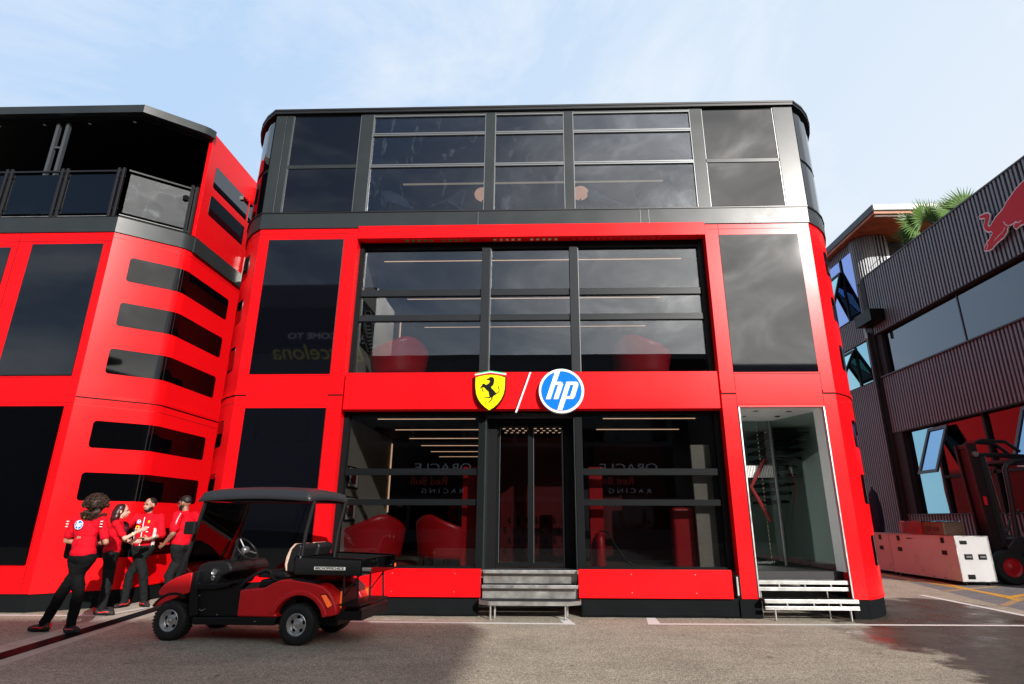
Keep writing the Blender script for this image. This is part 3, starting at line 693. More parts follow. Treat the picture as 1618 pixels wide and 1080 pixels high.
horse = [(335,272),(360,262),(392,255),(400,228),(418,222),(425,235),(440,222),(452,236),(470,232),(482,245),(497,255),(498,280),(510,292),(503,310),(508,330),(498,350),(500,372),(488,392),(486,415),(470,432),(455,442),(440,452),(440,475),(462,505),(490,530),(515,555),(535,580),(548,602),(575,592),(602,575),(616,545),(612,505),(600,470),(590,455),(600,440),(614,462),(625,500),(630,545),(618,580),(590,605),(560,618),(545,640),(520,650),(500,668),(482,690),(470,710),(478,738),(460,762),(432,785),(405,815),(390,826),(382,818),(405,785),(435,755),(452,735),(445,705),(430,690),(425,712),(400,715),(340,712),(285,716),(290,702),(340,698),(395,695),(408,685),(398,650),(388,605),(385,570),(350,540),(322,515),(300,488),(275,468),(255,462),(240,475),(244,510),(258,545),(272,568),(262,576),(242,548),(232,510),(226,475),(215,470),(206,500),(196,498),(196,470),(212,440),(232,418),(240,395),(262,382),(290,392),(312,412),(340,405),(372,385),(395,362),(408,335),(405,308),(385,302),(362,298),(338,292)]
flat_shape('horse_emblem',[ts(horse)],.006,'ink',sh,onf(9.643))
text('lettering','S',0.075,'ink',sh,lambda a,b,c:(-0.885+(310-415)*ks+a,9.643-c,3.575+(540-830)*ks+b),shear=.4,off=-0.0012)
text('lettering','F',0.075,'ink',sh,lambda a,b,c:(-0.885+(500-415)*ks+a,9.643-c,3.575+(540-830)*ks+b),shear=.4,off=-0.0012)
# small horse pattern on the red panel behind the doors
hs = [((x-415)/1000*0.26,(540-y)/1000*0.26) for x,y in horse]
pol = []
for i in range(7):
    for j in range(4):
        pol.append([(-0.75+i*.18+(0.09 if j%2 else 0)+a, 0.85+j*.19+b) for a,b in hs])
flat_shape('pattern',pol,.004,'ink',pan,onf(12.095))

# ------------------------------------------------------------------ steps
st = thing('entrance_steps','three worn metal steps with dark grip treads at the central entrance','steps',(-0.21,9.6,0))
box('tread','tread_grip',st,-0.96,0.55,9.90,10.30,0.645,0.675); box('nosing','aluminium',st,-0.96,0.55,9.875,9.90,0.625,0.678,0.004)
box('riser','worn_steel',st,-0.96,0.55,9.98,10.0,0.47,0.645)
box('tread','tread_grip',st,-0.96,0.55,9.78,9.98,0.435,0.463); box('nosing','aluminium',st,-0.965,0.555,9.755,9.78,0.415,0.466,0.004)
box('riser','worn_steel',st,-0.96,0.55,9.86,9.88,0.26,0.435)
MB().prism([(-1.0,9.84),(-0.98,9.60),(-0.82,9.49),(0.40,9.49),(0.58,9.60),(0.60,9.84)],0.235,0.258).build('tread','tread_grip',st)
MB().prism([(-1.005,9.86),(-0.985,9.595),(-0.825,9.475),(0.405,9.475),(0.585,9.595),(0.605,9.86),(0.59,9.86),(0.57,9.605),(0.40,9.489),(-0.82,9.489),(-0.97,9.605),(-0.99,9.86)],0.205,0.262).build('nosing','aluminium',st)
for x,y in ((-0.80,9.52),(0.34,9.52),(-0.74,9.62),(0.38,9.75)):
    l_ = MB().tube([(x,y,0.0),(x,y,0.21)],.017,10).build('leg','aluminium',st,smooth=True); MB().lathe([(0,0),(.032,0),(.032,.008),(.018,.014)],(x,y,0),(0,0,1),14).build('foot','worn_steel',l_)
st2 = thing('lobby_steps','slatted silver metal steps at the right hand lobby doorway','steps',(4.05,9.7,0))
box('riser','worn_steel',st2,3.365,4.0,10.03,10.05,0.50,0.67); box('riser','worn_steel',st2,4.0,4.80,10.03,10.05,0.50,0.67)
for z,y in ((0.49,9.83),(0.245,9.60)):
    a = MB(); a.box(3.375,4.79,y,y+.03,z,z+.055); a.box(3.375,4.79,y+.005,y+.03,z-.095,z-.040); a.build('nosing','aluminium',st2,bevel=.003)
    box('tread','tread_grip',st2,3.375,4.79,y+.03,y+.27,z+.02,z+.050)
    for x in (3.7,4.1,4.5): box('bracket','worn_steel',st2,x,x+.02,y-.002,y+.02,z-.04,z)
for x in (3.53,4.66): 
    l_ = MB().tube([(x,9.64,0),(x,9.64,0.16)],.017,10).build('leg','aluminium',st2,smooth=True)
for x in (3.42,4.45): MB().tube([(x,9.87,0),(x,9.87,0.40)],.014,10).build('leg','aluminium',st2,smooth=True)

# ------------------------------------------------------------------ interior furniture
def armchair(name, label, cx, cy, z, face, grp):
    c = thing(name, label, 'armchair', (cx,cy,z), face, grp)
    def shell(u, v):
        a = R(180-125)+R(250)*u; k = abs(2*u-1); hgt = 0.86-0.36*max(0,(k-0.10)/0.90)**0.8
        r = 0.42+0.07*v; zz = 0.14+v*(hgt-0.14)
        return (r*math.sin(a)*1.12, r*math.cos(a), zz)
    MB().grid(shell, 30, 8).build('shell','leather_red',c,smooth=True,solid=0.05,local=True,angle=180,bevel=0.0)
    MB().prism([(0.36*math.cos(i*math.pi/10)*1.05,0.36*math.sin(i*math.pi/10)) for i in range(20)],0.26,0.42).build('seat','leather_red',c,local=True,bevel=.03,seg=3)
    for x in (-.3,.3):
        for y in (-.25,.28): MB().tube([(x,y,0),(x*.9,y*.9,.18)],.012,8).build('leg','ink',c,local=True,smooth=True)
    return c
armchair('armchair','red leather armchair at the left end of the ground floor window',-3.02,10.75,0.67,R(34),'red armchairs inside the building')
armchair('armchair','red leather armchair nearest the entrance door on the ground floor',-1.72,10.75,0.67,R(-34),'red armchairs inside the building')
armchair('armchair','red leather armchair behind the left pane of the middle storey',-2.78,10.75,3.92,R(34),'red armchairs inside the building')
armchair('armchair','red leather armchair behind the right pane of the middle storey',1.93,10.75,3.92,R(-34),'red armchairs inside the building')
def framed(label, y0,y1,z0,z1):
    f = thing('framed_picture',label,'picture',(-3.43,(y0+y1)/2,z0),0,'pictures on the inner side wall')
    box('frame','ink',f,-3.44,-3.415,y0,y1,z0,z1); box('picture','white_paint',f,-3.415,-3.412,y0+.04,y1-.04,z0+.03,z1-.03)
    box('print','interior_red',f,-3.412,-3.410,y0+.16,y1-.16,z0+.08,z1-.06)
framed('black framed print high on the ground floor side wall',10.25,10.85,1.98,2.36)
framed('black framed print low on the ground floor side wall',10.25,10.85,1.42,1.84)
f = thing('framed_picture','large black and white line art picture on the middle storey side wall','picture',(-3.43,10.65,4.5),0,'pictures on the inner side wall')
box('frame','ink',f,-3.44,-3.42,10.3,11.1,4.6,5.5)
mb = MB()
for i in range(12): mb.tube([(-3.418,10.35+t_*.1,4.66+i*.065+.05*math.sin(t_*1.1+i*.4)) for t_ in range(8)],.009,4)
mb.build('print','white_paint',f)
ex = thing('fire_extinguisher','red fire extinguisher with a black hose inside right of the entrance','extinguisher',(0.98,10.32,0.67))
MB().lathe([(0,0),(.075,0),(.08,.03),(.08,.46),(.055,.53),(.02,.56),(.02,.6),(0,.6)],(0.98,10.32,.67),(0,0,1),20).build('cylinder','leather_red',ex,smooth=True)
MB().tube([(0.98,10.32,1.27),(1.1,10.30,1.26),(1.22,10.28,1.05),(1.40,10.26,.80)],.014,8).build('hose','ink',ex,smooth=True)
MB().tube([(1.40,10.26,.80),(1.58,10.25,.69)],.02,8,r1=.04).build('nozzle','ink',ex)
def shellchair(label,cx,rz):
    c = thing('lounge_chair',label,'chair',(cx,10.42,7.18),rz,'dark chairs on the top storey')
    def sh_(u,v):
        a = R(-70)+R(140)*u; zz = .44+.58*v*(1-.45*abs(2*u-1)**2); return (.30*math.sin(a)*1.1,.30*math.cos(a)+.12*v,zz)
    MB().grid(sh_,16,6).build('backrest','chair_grey',c,smooth=True,solid=.03,local=True,angle=180)
    MB().box(-.26,.26,-.25,.25,.36,.42).build('seat','chair_grey',c,local=True,bevel=.02)
    for x in (-.22,.22):
        for y in (-.2,.2): MB().tube([(x*1.15,y*1.15,0),(x,y,.37)],.010,6).build('leg','frame_grey',c,local=True)
shellchair('dark shell chair left of the top storey left bay',-2.95,R(35)); shellchair('dark shell chair beside the left orange lamp',-1.95,R(-35))
shellchair('dark shell chair beside the right orange lamp',1.35,R(35)); shellchair('dark shell chair at the right of the top storey right bay',2.30,R(-35))
for x,l_ in ((-1.20,'orange glowing globe lamp in the left bay of the top storey'),(0.83,'orange glowing globe lamp in the right bay of the top storey')):
    lp = thing('globe_lamp',l_,'lamp',(x,10.5,7.18),0,'orange lamps on the top storey')
    MB().ball((x,10.5,7.945),(.175,.175,.135),24,12).build('lamp_shade','lamp_orange',lp,smooth=True,angle=180)
    MB().tube([(x,10.5,7.18),(x,10.5,7.82)],.015,8).build('stem','ink',lp)

# ------------------------------------------------------------------ left building
PB = Path([(-8.33,9.83),(-7.45,10.53),(-7.385,10.60),(-7.345,10.68),(-7.33,10.78),(-7.33,33.0)])
A = thing('hospitality_building','red motorhome at the left edge with an open black roof terrace above','building',(-10,9.83,0))
WL = -16.0
MB().prism([(WL,9.83)]+PB.pts()+[(WL,33.0)],0.28,6.81).build('wall','red_paint',A,smooth=True,angle=20)
for z0,z1,off,m_ in ((3.525,3.545,.004,'black_matte'),(3.395,3.402,.002,'red_groove'),(6.70,6.708,.002,'red_groove')):
    PB.ribbon(0,7,z0,z1,-.01,off).build('panel_seam',m_,A)
PB.ribbon(0,7,3.545,3.60,-.01,.018).build('ledge','red_paint',A,smooth=True,angle=20)
PB.ribbon(0,7,0.275,0.30,-.01,.012).build('ledge','red_paint',A,smooth=True,angle=20)
for z0,z1 in ((5.86,6.36),(4.95,5.42),(4.02,4.50),(2.66,3.14),(1.75,2.23),(0.80,1.28)):
    w_ = PB.slit(0.34,2.98,z0,z1,0.004,r=.06).build('slit_window','gloss_black',A,smooth=True,angle=20)
    PB.ribbon(1.262,1.268,z0,z1,0.0,0.006,2).build('joint','anthracite',w_)
box('screen','screen_tint',A,-9.90,-8.49,9.815,9.86,3.92,6.56,.003)
box('window_pane','screen_tint',A,WL,-10.32,9.83-.01,9.86,3.92,6.50)
box('window_pane','gloss_black',A,WL,-8.49,9.80,9.86,0.72,3.36,.003)
mb = MB()
for z in (6.62,3.89,3.42): mb.box(WL,-8.34,9.827,9.84,z,z+.007)
mb.box(-10.20,-10.193,9.826,9.84,3.6,6.8); mb.box(-8.47,-8.465,9.826,9.84,.29,3.9)
mb.build('panel_seam','black_matte',A)
box('ceiling_light','led_warm',A,WL,-10.34,9.817,9.8195,5.63,5.645)
box('skirt','fabric_black',A,WL,-8.33,9.845,9.9,0,.285)
PB.ribbon(0,7,0,.285,-.04,-.012).build('skirt','fabric_black',A,smooth=True)
def ringL(off,z0,z1,mat,name):
    return MB().prism([(WL,9.83-off)]+PB.pts(off)+[(WL,33.0)],z0,z1).build(name,mat,A,smooth=True,angle=20)
ringL(.028,6.812,7.135,'anthracite','cornice'); ringL(.03,7.14,7.155,'anthracite_dark','cornice_cap')
# terrace
MB().prism([(WL,9.73)]+PB.pts(.10,1.33)+[(-7.42,10.74),(-7.42,17.5),(WL,17.5)],9.56,9.74).build('canopy','anthracite',A,smooth=True,angle=20)
MB().prism([(WL,9.93)]+PB.pts(-.10,1.25)+[(-7.42,10.74),(-7.42,17.5),(WL,17.5)],9.50,9.56).build('canopy_soffit','black_matte',A)
for p in ((-10.60,9.91),(-9.60,9.90),(-8.6,9.87),(-11.6,9.92)): MB().lathe([(0,-.003),(.022,-.003),(.03,0)],(p[0],p[1]+.12,9.497),(0,0,1),14).build('downlight','white_gloss',A)
for x in (-10.27,-10.06): box('canopy_post','post_grey',A,x,x+.06,9.97,10.05,7.15,9.5,.004)
box('canopy_post','post_grey',A,-10.21,-10.06,9.99,10.02,8.88,8.92)
box('terrace_wall','black_matte',A,WL,-7.4,13.2,13.3,7.15,9.5)
sw = MB().box(-7.40,-7.325,10.72,17.4,7.05,9.75).build('side_panel','red_paint',A)
for z0,z1 in ((8.54,9.07),(7.86,8.34)):
    w_ = MB().extr([(11.0,z0+.04),(11.04,z0),(12.48,z0),(12.48,z1),(11.04,z1),(11.0,z1-.04)],0,-7.325,-7.319).build('slit_window','screen_tint',sw)
box('slit_window','screen_tint',sw,-7.325,-7.319,12.56,13.4,8.54,9.07)
box('cornice','anthracite',A,-7.32,-7.28,10.72,17.4,6.80,7.14)
box('bracket','worn_steel',A,-7.28,-7.16,12.62,12.66,6.95,7.6)
hb = MB().box(-7.32,-7.05,12.7,13.0,9.2,9.62).build('bracket','red_paint',A,bevel=.02); box('cap','white_paint',hb,-7.1,-7.0,12.6,12.7,9.2,9.3)
# railing
for i,x0 in enumerate((-13.1,-11.93,-10.76,-9.60)):
    x1 = x0+1.07
    box('railing_pane','glass_rail',A,x0+.03,x1-.04,9.86,9.872,7.25,8.14)
    box('railing_rail','roof_black',A,x0-.08,x1+.02,9.85,9.89,8.20,8.235)
    box('railing_rail','worn_steel',A,x0,x1,9.86,9.88,7.185,7.20)
for xp in (-12.0,-10.83,-9.67,-8.50):
    for dx in (-.075,.03): box('railing_post','roof_black',A,xp+dx,xp+dx+.05,9.82,9.87,7.14,8.27,.004)
    for z in (7.32,8.05): box('railing_clamp','ink',A,xp-.11,xp+.11,9.835,9.86,z,z+.05,.004)
PB.ribbon(.04,1.12,7.27,8.14,-.035,-.025).build('railing_pane','glass_rail_clear',A,smooth=True)
PB.ribbon(-.0,1.2,8.20,8.235,-.06,-.02).build('railing_rail','ink',A)
PB.ribbon(.0,1.2,7.20,7.22,-.05,-.02).build('railing_rail','anthracite',A)
for s_ in (1.14,1.24):
    q = PB.at(s_,-.03); box('railing_post','roof_black',A,q[0]-.025,q[0]+.025,q[1]-.025,q[1]+.025,7.14,8.30)
q = PB.at(1.05,-.01); box('railing_clamp','ink',A,q[0]-.04,q[0]+.04,q[1]-.04,q[1]+.04,7.9,8.0)

# ------------------------------------------------------------------ right building
XB = 11.5
D = thing('corrugated_building','dark ribbed metal clad building with long windows and a red bull emblem','building',(XB,15,0))
YE = 6.75
box('end_wall','rib_back',D,XB+.5,XB+1.6,YE+.02,YE+.1,0,9.6); box('end_wall','rib_back',D,XB+.05,XB+.5,YE+.35,YE+.40,0,9.6)
box('core','interior_dark',D,XB+1.6,30,YE+.1,24,0,9.6)
for z0,z1 in ((7.58,9.70),(4.20,6.05),(0.0,1.62)):
    box('backing','rib_back',D,XB+.06,XB+.5,YE,19.2,z0,z1)
    mb = MB(); y = YE
    while y < 19.15: dx = random.uniform(-.006,.006); mb.box(XB+dx,XB+.06,y,y+.065,z0,z1); y += .13
    mb.build('cladding','rib_grey',D)
    mb = MB(); x = XB+.06
    while x < 16: mb.box(x,x+.065,YE-.06,YE,z0,z1); x += .13
    mb.build('cladding','rib_grey',D); box('backing','rib_back',D,XB+.5,16,YE,YE+.3,z0,z1)
box('parapet_cap','fascia_blue',D,XB-.02,XB+.3,YE-.08,19.6,9.70,9.745)
box('sill','fascia_blue',D,XB-.05,XB+.1,YE-.08,19.2,6.05,6.09); box('sill','fascia_blue',D,XB-.03,XB+.1,YE,19.2,1.62,1.65)
box('head','rib_back',D,XB+.0,XB+.5,YE,19.2,7.555,7.58); box('head','rib_back',D,XB+.0,XB+.5,YE,19.2,4.16,4.20)
for y0,y1 in ((7.5,11.6),(11.64,15.33),(15.37,18.9)): box('window_pane','glass_dark',D,XB+.18,XB+.19,y0,y1,6.10,7.54)
box('window_frame','fascia_blue',D,XB+.16,XB+.2,15.33,15.37,6.09,7.56)
box('window_frame','rib_back',D,XB+.06,XB+.2,18.9,19.2,6.09,7.56); box('window_frame','wood_soffit',D,XB+.2,XB+.24,18.82,18.9,6.1,7.54)
# lower windows
for y0,y1 in ((18.72,17.36),(17.28,15.40),(15.30,14.0),(13.9,11.8),(11.7,7.2)):
    box('window_pane','glass_dark' if y0<18 else 'glass_teal',D,XB+.18,XB+.19,y1,y0,1.66,4.15)
for y in (17.32,15.35,13.95): box('mullion','rib_back',D,XB+.10,XB+.2,y-.04,y+.04,1.65,4.16)
box('transom','rib_back',D,XB+.10,XB+.2,7.2,17.3,2.62,2.70)
box('window_frame','rib_back',D,XB+.02,XB+.2,18.72,19.2,1.62,4.16)
def awning(y0,y1,zt,zb,out,nm='awning_window'):
    f = MB(); w=.09
    def P(y,z,o=0): 
        k=(zt-z)/(zt-zb); return (XB+.10-out*k-o,y,z)
    def qd(ya,yb,za,zb_): f.hexa([P(ya,za),P(yb,za),P(yb,zb_),P(ya,zb_)],[P(ya,za,.06),P(yb,za,.06),P(yb,zb_,.06),P(ya,zb_,.06)])
    qd(y0,y1,zt,zt-w); qd(y0,y1,zb+w,zb); qd(y0,y0+w,zt-w,zb+w); qd(y1-w,y1,zt-w,zb+w)
    o = f.build(nm,'fascia_blue',D); g_=MB(); g_.hexa([P(y0+w,zt-w,.02),P(y1-w,zt-w,.02),P(y1-w,zb+w,.02),P(y0+w,zb+w,.02)],[P(y0+w,zt-w,.03),P(y1-w,zt-w,.03),P(y1-w,zb+w,.03),P(y0+w,zb+w,.03)])
    g_.build('pane','glass_sky',o); return o
awning(16.65,17.5,4.08,2.75,.55); awning(12.9,14.0,4.08,2.75,.55)
box('inner_wall','interior_red',D,XB+1.2,XB+1.3,7.3,16.6,1.65,4.15); box('inner_wall','interior_dark',D,XB+1.2,XB+1.3,7.3,19,6.1,7.56)
box('inner_wall','interior_dark',D,XB+1.2,XB+1.3,16.6,19,1.65,4.15)
box('ceiling_light','led_warm',D,XB+1.0,XB+1.02,12.2,14.4,7.2,7.215); box('ceiling_light','led_warm',D,XB+1.0,XB+1.02,16.4,17.4,6.9,6.91)
box('floor_slab','rib_back',D,XB+.25,XB+1.6,YE+.1,19.2,7.56,7.6); box('floor_slab','rib_back',D,XB+.25,XB+1.6,YE+.1,19.2,4.2,6.05); box('floor_slab','rib_back',D,XB+.25,XB+1.6,YE+.1,19.2,0,1.62)
# corner strip with drainpipe
box('corner_trim','rib_back',D,XB-.02,XB+.4,19.2,19.5,0,9.7)
MB().tube([(XB-.09,19.36,0.2),(XB-.09,19.36,7.7)],.06,10).build('drainpipe','rib_back',D,smooth=True)
box('floodlight','ink',D,XB-.5,XB-.02,18.35,19.3,7.85,8.25,.01)
MB().tube([(XB-.25,19.2,7.45),(XB-.25,19.2,7.85)],.05,8).build('bracket','worn_steel',D)
# rear wing
box('wing_backing','rib_back',D,XB+.06,XB+.6,19.5,24,0,11.3)
mb = MB(); y = 19.5
rw = ((19.75,21.6,8.57,11.0),(19.75,21.6,6.08,7.5))
while y < 24:
    segs = [(0,6.05),(7.55,8.5),(11.0,11.4)] if 19.7 < y < 21.6 else [(0,11.4)]
    for a,b in segs: mb.box(XB,XB+.06,y,y+.06,a,b)
    y += .12
mb.build('cladding','rib_grey',D)
for y0,y1,z0,z1 in rw:
    box('window_pane','glass_blue' if z0>8 else 'glass_teal',D,XB+.02,XB+.03,y0,y1,z0,z1); box('window_frame','ink',D,XB-.02,XB+.02,20.45,20.55,z0,z1)
def awn2(z0,z1):
    y0,y1=20.55,21.5
    f=MB(); 
    for a,b in (((XB-.02,y0,z1),(XB-.55,y0,z0)),((XB-.02,y1,z1),(XB-.55,y1,z0)),((XB-.55,y0,z0),(XB-.55,y1,z0)),((XB-.02,y0,z1),(XB-.02,y1,z1))): f.tube([a,b],.06,4)
    o=f.build('awning_window','ink',D); MB().add([(XB-.02,y0,z1),(XB-.55,y0,z0),(XB-.55,y1,z0),(XB-.02,y1,z1)],[(0,1,2,3)]).build('pane','glass_teal',o,solid=.01)
awn2(8.95,10.5); awn2(6.4,7.4)
# penthouse
RX, RY = 11.2, 17.45
pp = [(11.93+.45*math.cos(R(a)),19.60+.45*math.sin(R(a))) for a in range(180,281,10)]
mb = MB()
for i in range(11):
    x,y = pp[i]; mb.box(x-.03,x+.03,y-.03,y+.03,9.6,11.35)
mb.build('cladding','rib_grey',D); MB().prism([(x+.04,y+.04) for x,y in pp]+[(12.5,19.2),(12.5,24),(11.6,24)],9.6,11.35).build('wing_backing','rib_back',D)
mb = MB()
for i in range(3): mb.box(12.06+i*.12,12.12+i*.12,19.10,19.16,9.6,11.35)
mb.build('cladding','rib_grey',D)
box('penthouse_wall','interior_dark',D,12.6,20,19.6,24,9.6,11.3); box('window_frame','frame_grey',D,12.42,12.52,19.1,19.6,9.6,11.3)
box('window_pane','wood_soffit',D,12.6,20,19.5,19.56,9.6,10.75)
MB().prism([(RX+.06,RY+.06),(20,RY+.06),(20,25),(RX+.06,25)],11.38,11.42).build('soffit','wood_soffit',D)
box('roof','fascia_blue',D,RX,20,RY,25,11.43,11.66)
box('roof_edge','fascia_white',D,RX+.02,20,RY-.025,RY,11.45,11.64)
box('roof_edge','wood_soffit',D,RX+.04,20,RY+.04,RY+.12,11.33,11.43); box('roof_edge','wood_soffit',D,RX+.04,RX+.12,RY+.12,25,11.33,11.43)
box('soffit_light','fascia_white',D,RX+.12,20,RY+.13,RY+.20,11.28,11.33)
box('ceiling_light','led_warm',D,12.9,12.92,17.0,18.9,11.15,11.165); MB().tube([(12.91,18.85,11.15),(12.91,18.85,9.7)],.012,6).build('light_pole','frame_grey',D)

# bull emblem
bl = thing('bull_emblem','red charging bull emblem with pale outline on the ribbed cladding','emblem',(XB-.1,12.2,8.5))
red = [(13.56,8.98),(13.42,8.96),(13.30,8.93),(13.25,8.86),(13.30,8.76),(13.37,8.68),(13.39,8.61),(13.33,8.56),(13.25,8.58),(13.10,8.68),(12.84,8.75),(12.68,8.86),(12.53,8.93),(12.34,9.02),(12.14,9.07),(11.7,9.12),(11.2,9.05),(10.9,8.95),(10.75,8.75),(10.45,8.62),(10.3,8.40),(10.45,8.25),(10.7,8.3),(10.9,8.22),(11.1,8.0),(11.2,7.75),(11.35,7.72),(11.3,8.0),(11.5,8.2),(11.8,8.15),(12.05,8.05),(12.3,8.12),(12.5,8.16),(12.62,8.13),(12.66,8.21),(12.58,8.26),(12.51,8.33),(12.67,8.30),(12.80,8.32),(12.87,8.26),(12.90,8.19),(13.02,8.12),(13.22,8.09),(13.33,8.06),(13.44,8.01),(13.55,8.02),(13.66,8.07),(13.62,8.14),(13.52,8.22),(13.44,8.24),(13.38,8.29),(13.28,8.36),(13.31,8.44),(13.42,8.48),(13.48,8.56),(13.49,8.66),(13.42,8.78),(13.38,8.84),(13.45,8.88),(13.55,8.93)]
def grow(p, k):
    n = len(p); out_ = []
    ar = sum(p[i][0]*p[(i+1)%n][1]-p[(i+1)%n][0]*p[i][1] for i in range(n)); sg_ = 1 if ar > 0 else -1
    for i in range(n):
        a = Vector(p[i-1]); b = Vector(p[i]); c = Vector(p[(i+1)%n]); d1 = (b-a).normalized(); d2 = (c-b).normalized()
        m_ = (Vector((d1.y,-d1.x))+Vector((d2.y,-d2.x)))
        m_ = m_.normalized() if m_.length > 1e-4 else Vector((d1.y,-d1.x))
        out_.append(tuple(b+m_*k*sg_))
    return out_
onx = lambda x: (lambda a,b,c: (x-c, a, b))
flat_shape('outline',[grow(red,.035)],.03,'fascia_white',bl,onx(XB-.115))
flat_shape('body',[red],.02,'logo_red',bl,onx(XB-.135))
mb = MB()
for pth in ([(12.80,8.30),(12.86,8.38),(12.88,8.46)],[(12.88,8.30),(13.0,8.22),(13.15,8.19),(13.28,8.15)],[(13.52,8.20),(13.50,8.12),(13.58,8.05)],[(12.58,8.28),(12.5,8.22),(12.4,8.22)]):
    MB().tube([(XB-.148,a,b) for a,b in pth],.012,6).build('contour_line','fascia_white',bl)
mb = MB()
for y in (13.3,12.4,11.5,10.8):
    mb.box(XB-.10,XB+.0,y,y+.04,8.6,8.64)
mb.build('standoff','ink',bl)
def resize(root, c, k, org):
    """set a thing built from drawing sizes to its real size: k times about c"""
    o0 = ORG[root.name].copy(); root.location = org
    done = set()
    def walk(o):
        for ch in o.children:
            if ch.type == 'MESH' and ch.data.name not in done:
                done.add(ch.data.name)
                for v in ch.data.vertices:
                    w = v.co + o0; v.co = Vector((c[i]+(w[i]-c[i])*k[i] for i in range(3))) - Vector(org)
            walk(ch)
    walk(root); ORG[root.name] = Vector(org)
SB = 1.2; CC = (0,0,1.45)
# palms on the terrace
def fan_leaf(mb, c, dirv, upv, Rr, n=34, spread=120):
    c = Vector(c); d = Vector(dirv).normalized(); s_ = d.cross(Vector(upv)).normalized(); nrm_ = s_.cross(d)
    for i in range(n):
        a = R(-spread+2*spread*i/(n-1)); v = (d*math.cos(a)+s_*math.sin(a)); L_ = Rr*(0.78+.22*math.cos(a*.6))*random.uniform(.93,1.05)
        w = .021*Rr/.6; q = v.cross(nrm_).normalized()*w; m1 = c+v*L_*.50; tip = c+v*L_+Vector((0,0,-.10*L_))-nrm_*.05*L_*random.random()
        f_ = nrm_*(.012 if i%2 else -.012)
        mb.add([c, m1-q+f_, m1+q-f_, tip], [(0,1,2),(1,3,2)])
def palm(x,y,label,leaves,h):
    t_ = thing('fan_palm',label,'plant',(x,y,9.6),0,'fan palms on the roof terrace')
    MB().tube([(x,y,9.6),(x,y,h)],.07,8,r1=.05).build('stem','leaf_dry',t_)
    mb = MB()
    for (dx,dy,dz,r_) in leaves:
        c = Vector((x,y,h))+Vector((dx,dy,dz))*.45; MB_ = mb; MB_.tube([(x,y,h-.1),tuple(c)],.008,4); fan_leaf(mb,c,(dx,dy,dz),(.2,-.9,.3) if abs(dy)<.9 else (1,0,0),r_)
    mb.build('fronds','leaf',t_)
palm(12.15,16.5,'lower green fan palm behind the parapet with wide open fronds',[(-.9,-.2,.40,.82),(-.3,-.3,.8,.85),(.25,-.2,.9,.75),(-.7,.3,.1,.7)],10.1)
palm(12.6,15.9,'taller green fan palm behind the parapet with one upright frond',[(.75,-.1,.9,.85),(.3,.2,.9,.7),(-.3,.1,.7,.65)],10.15)

for o_ in [D, bl]+[o for o in C.objects if o.name.startswith('fan_palm')]:
    l0 = ORG[o_.name]; resize(o_, CC, (SB,SB,SB), tuple(CC[i]+(l0[i]-CC[i])*SB if (i<2 or l0[i]>2) else 0.0 for i in range(3)))
# closed parasol by the wall
um = thing('closed_parasol','closed navy parasol standing against the ribbed wall behind the cases','parasol',(10.75,19.6,0))
MB().tube([(10.75,19.6,0),(10.75,19.6,2.5)],.03,8).build('pole','ink',um)
MB().lathe([(.02,.9),(.16,1.0),(.19,1.4),(.17,1.9),(.12,2.2),(.04,2.32),(0,2.34)],(10.75,19.6,0.1),(0,0,1),10).build('canopy','navy_fabric',um,smooth=True)

# ------------------------------------------------------------------ golf cart (local: x = towards the rear, y = away from the camera)
K = thing('golf_cart','red and black golf cart with black roof and cargo bed parked by the left tower','golf cart',(-4.63,7.746,0),R(-7.5))
def kb(name, mat, pts, y0, y1, bevel=0.0, par=None, seg=2, smooth=False):
    return MB().extr(pts,1,y0,y1).build(name, mat, par or K, local=True, bevel=bevel, seg=seg, smooth=smooth)
def arc(cx,cz,r,a0,a1,n=10): return [(cx+r*math.cos(R(a0+(a1-a0)*i/n)), cz+r*math.sin(R(a0+(a1-a0)*i/n))) for i in range(n+1)]
W_ = 1.08
def wheel(u, v, out):
    w = MB().lathe([(.125,-.085*out),(.16,-.095*out),(.205,-.09*out),(.224,-.07*out),(.229,-.03*out),(.229,.03*out),(.224,.07*out),(.205,.09*out),(.16,.095*out),(.125,.085*out)],(u,v,.229),(0,1,0),40).build('wheel','rubber',K,local=True,smooth=True,angle=60)
    tr_ = MB()
    for i in range(36):
        a = 2*math.pi*i/36
        for k,off in ((-.055,0),(0,.087),(.055,0)):
            c_ = Vector((u+.230*math.cos(a+off),v+k,.229+.230*math.sin(a+off))); rad = Vector((math.cos(a+off),0,math.sin(a+off))); tn = Vector((-rad.z,0,rad.x))
            q = [c_+tn*s1*.013+Vector((0,s2*.022,0)) for s1,s2 in ((-1,-1),(1,-1),(1,1),(-1,1))]
            tr_.hexa([p-rad*.006 for p in q],[p+rad*.004 for p in q])
    tr_.build('tread','rubber',w,local=True)
    s = -out
    rim = MB().lathe([(.128,s*.088),(.122,s*.092),(.116,s*.07),(.108,s*.066),(.104,s*.045),(.092,s*.035),(.075,s*.038),(.060,s*.050),(.034,s*.056),(.030,s*.078),(.0,s*.080)],(u,v,.229),(0,1,0),40).build('rim','rim_silver',w,local=True,smooth=True,angle=40)
    ho = MB()
    for i in range(5):
        a = 2*math.pi*i/5+.3; ho.ball((u+.075*math.cos(a),v+s*.040,.229+.075*math.sin(a)),(.024,.008,.024),12,6)
    ho.build('rim_slot','ink',rim,local=True)
    MB().lathe([(.016,s*.08),(.018,s*.09),(.010,s*.094),(0,s*.094)],(u,v,.229),(0,1,0),12).build('hub_cap','chrome',rim,local=True)
for u in (-.065,1.66):
    wheel(u,.095,1); wheel(u,W_-.095,-1)
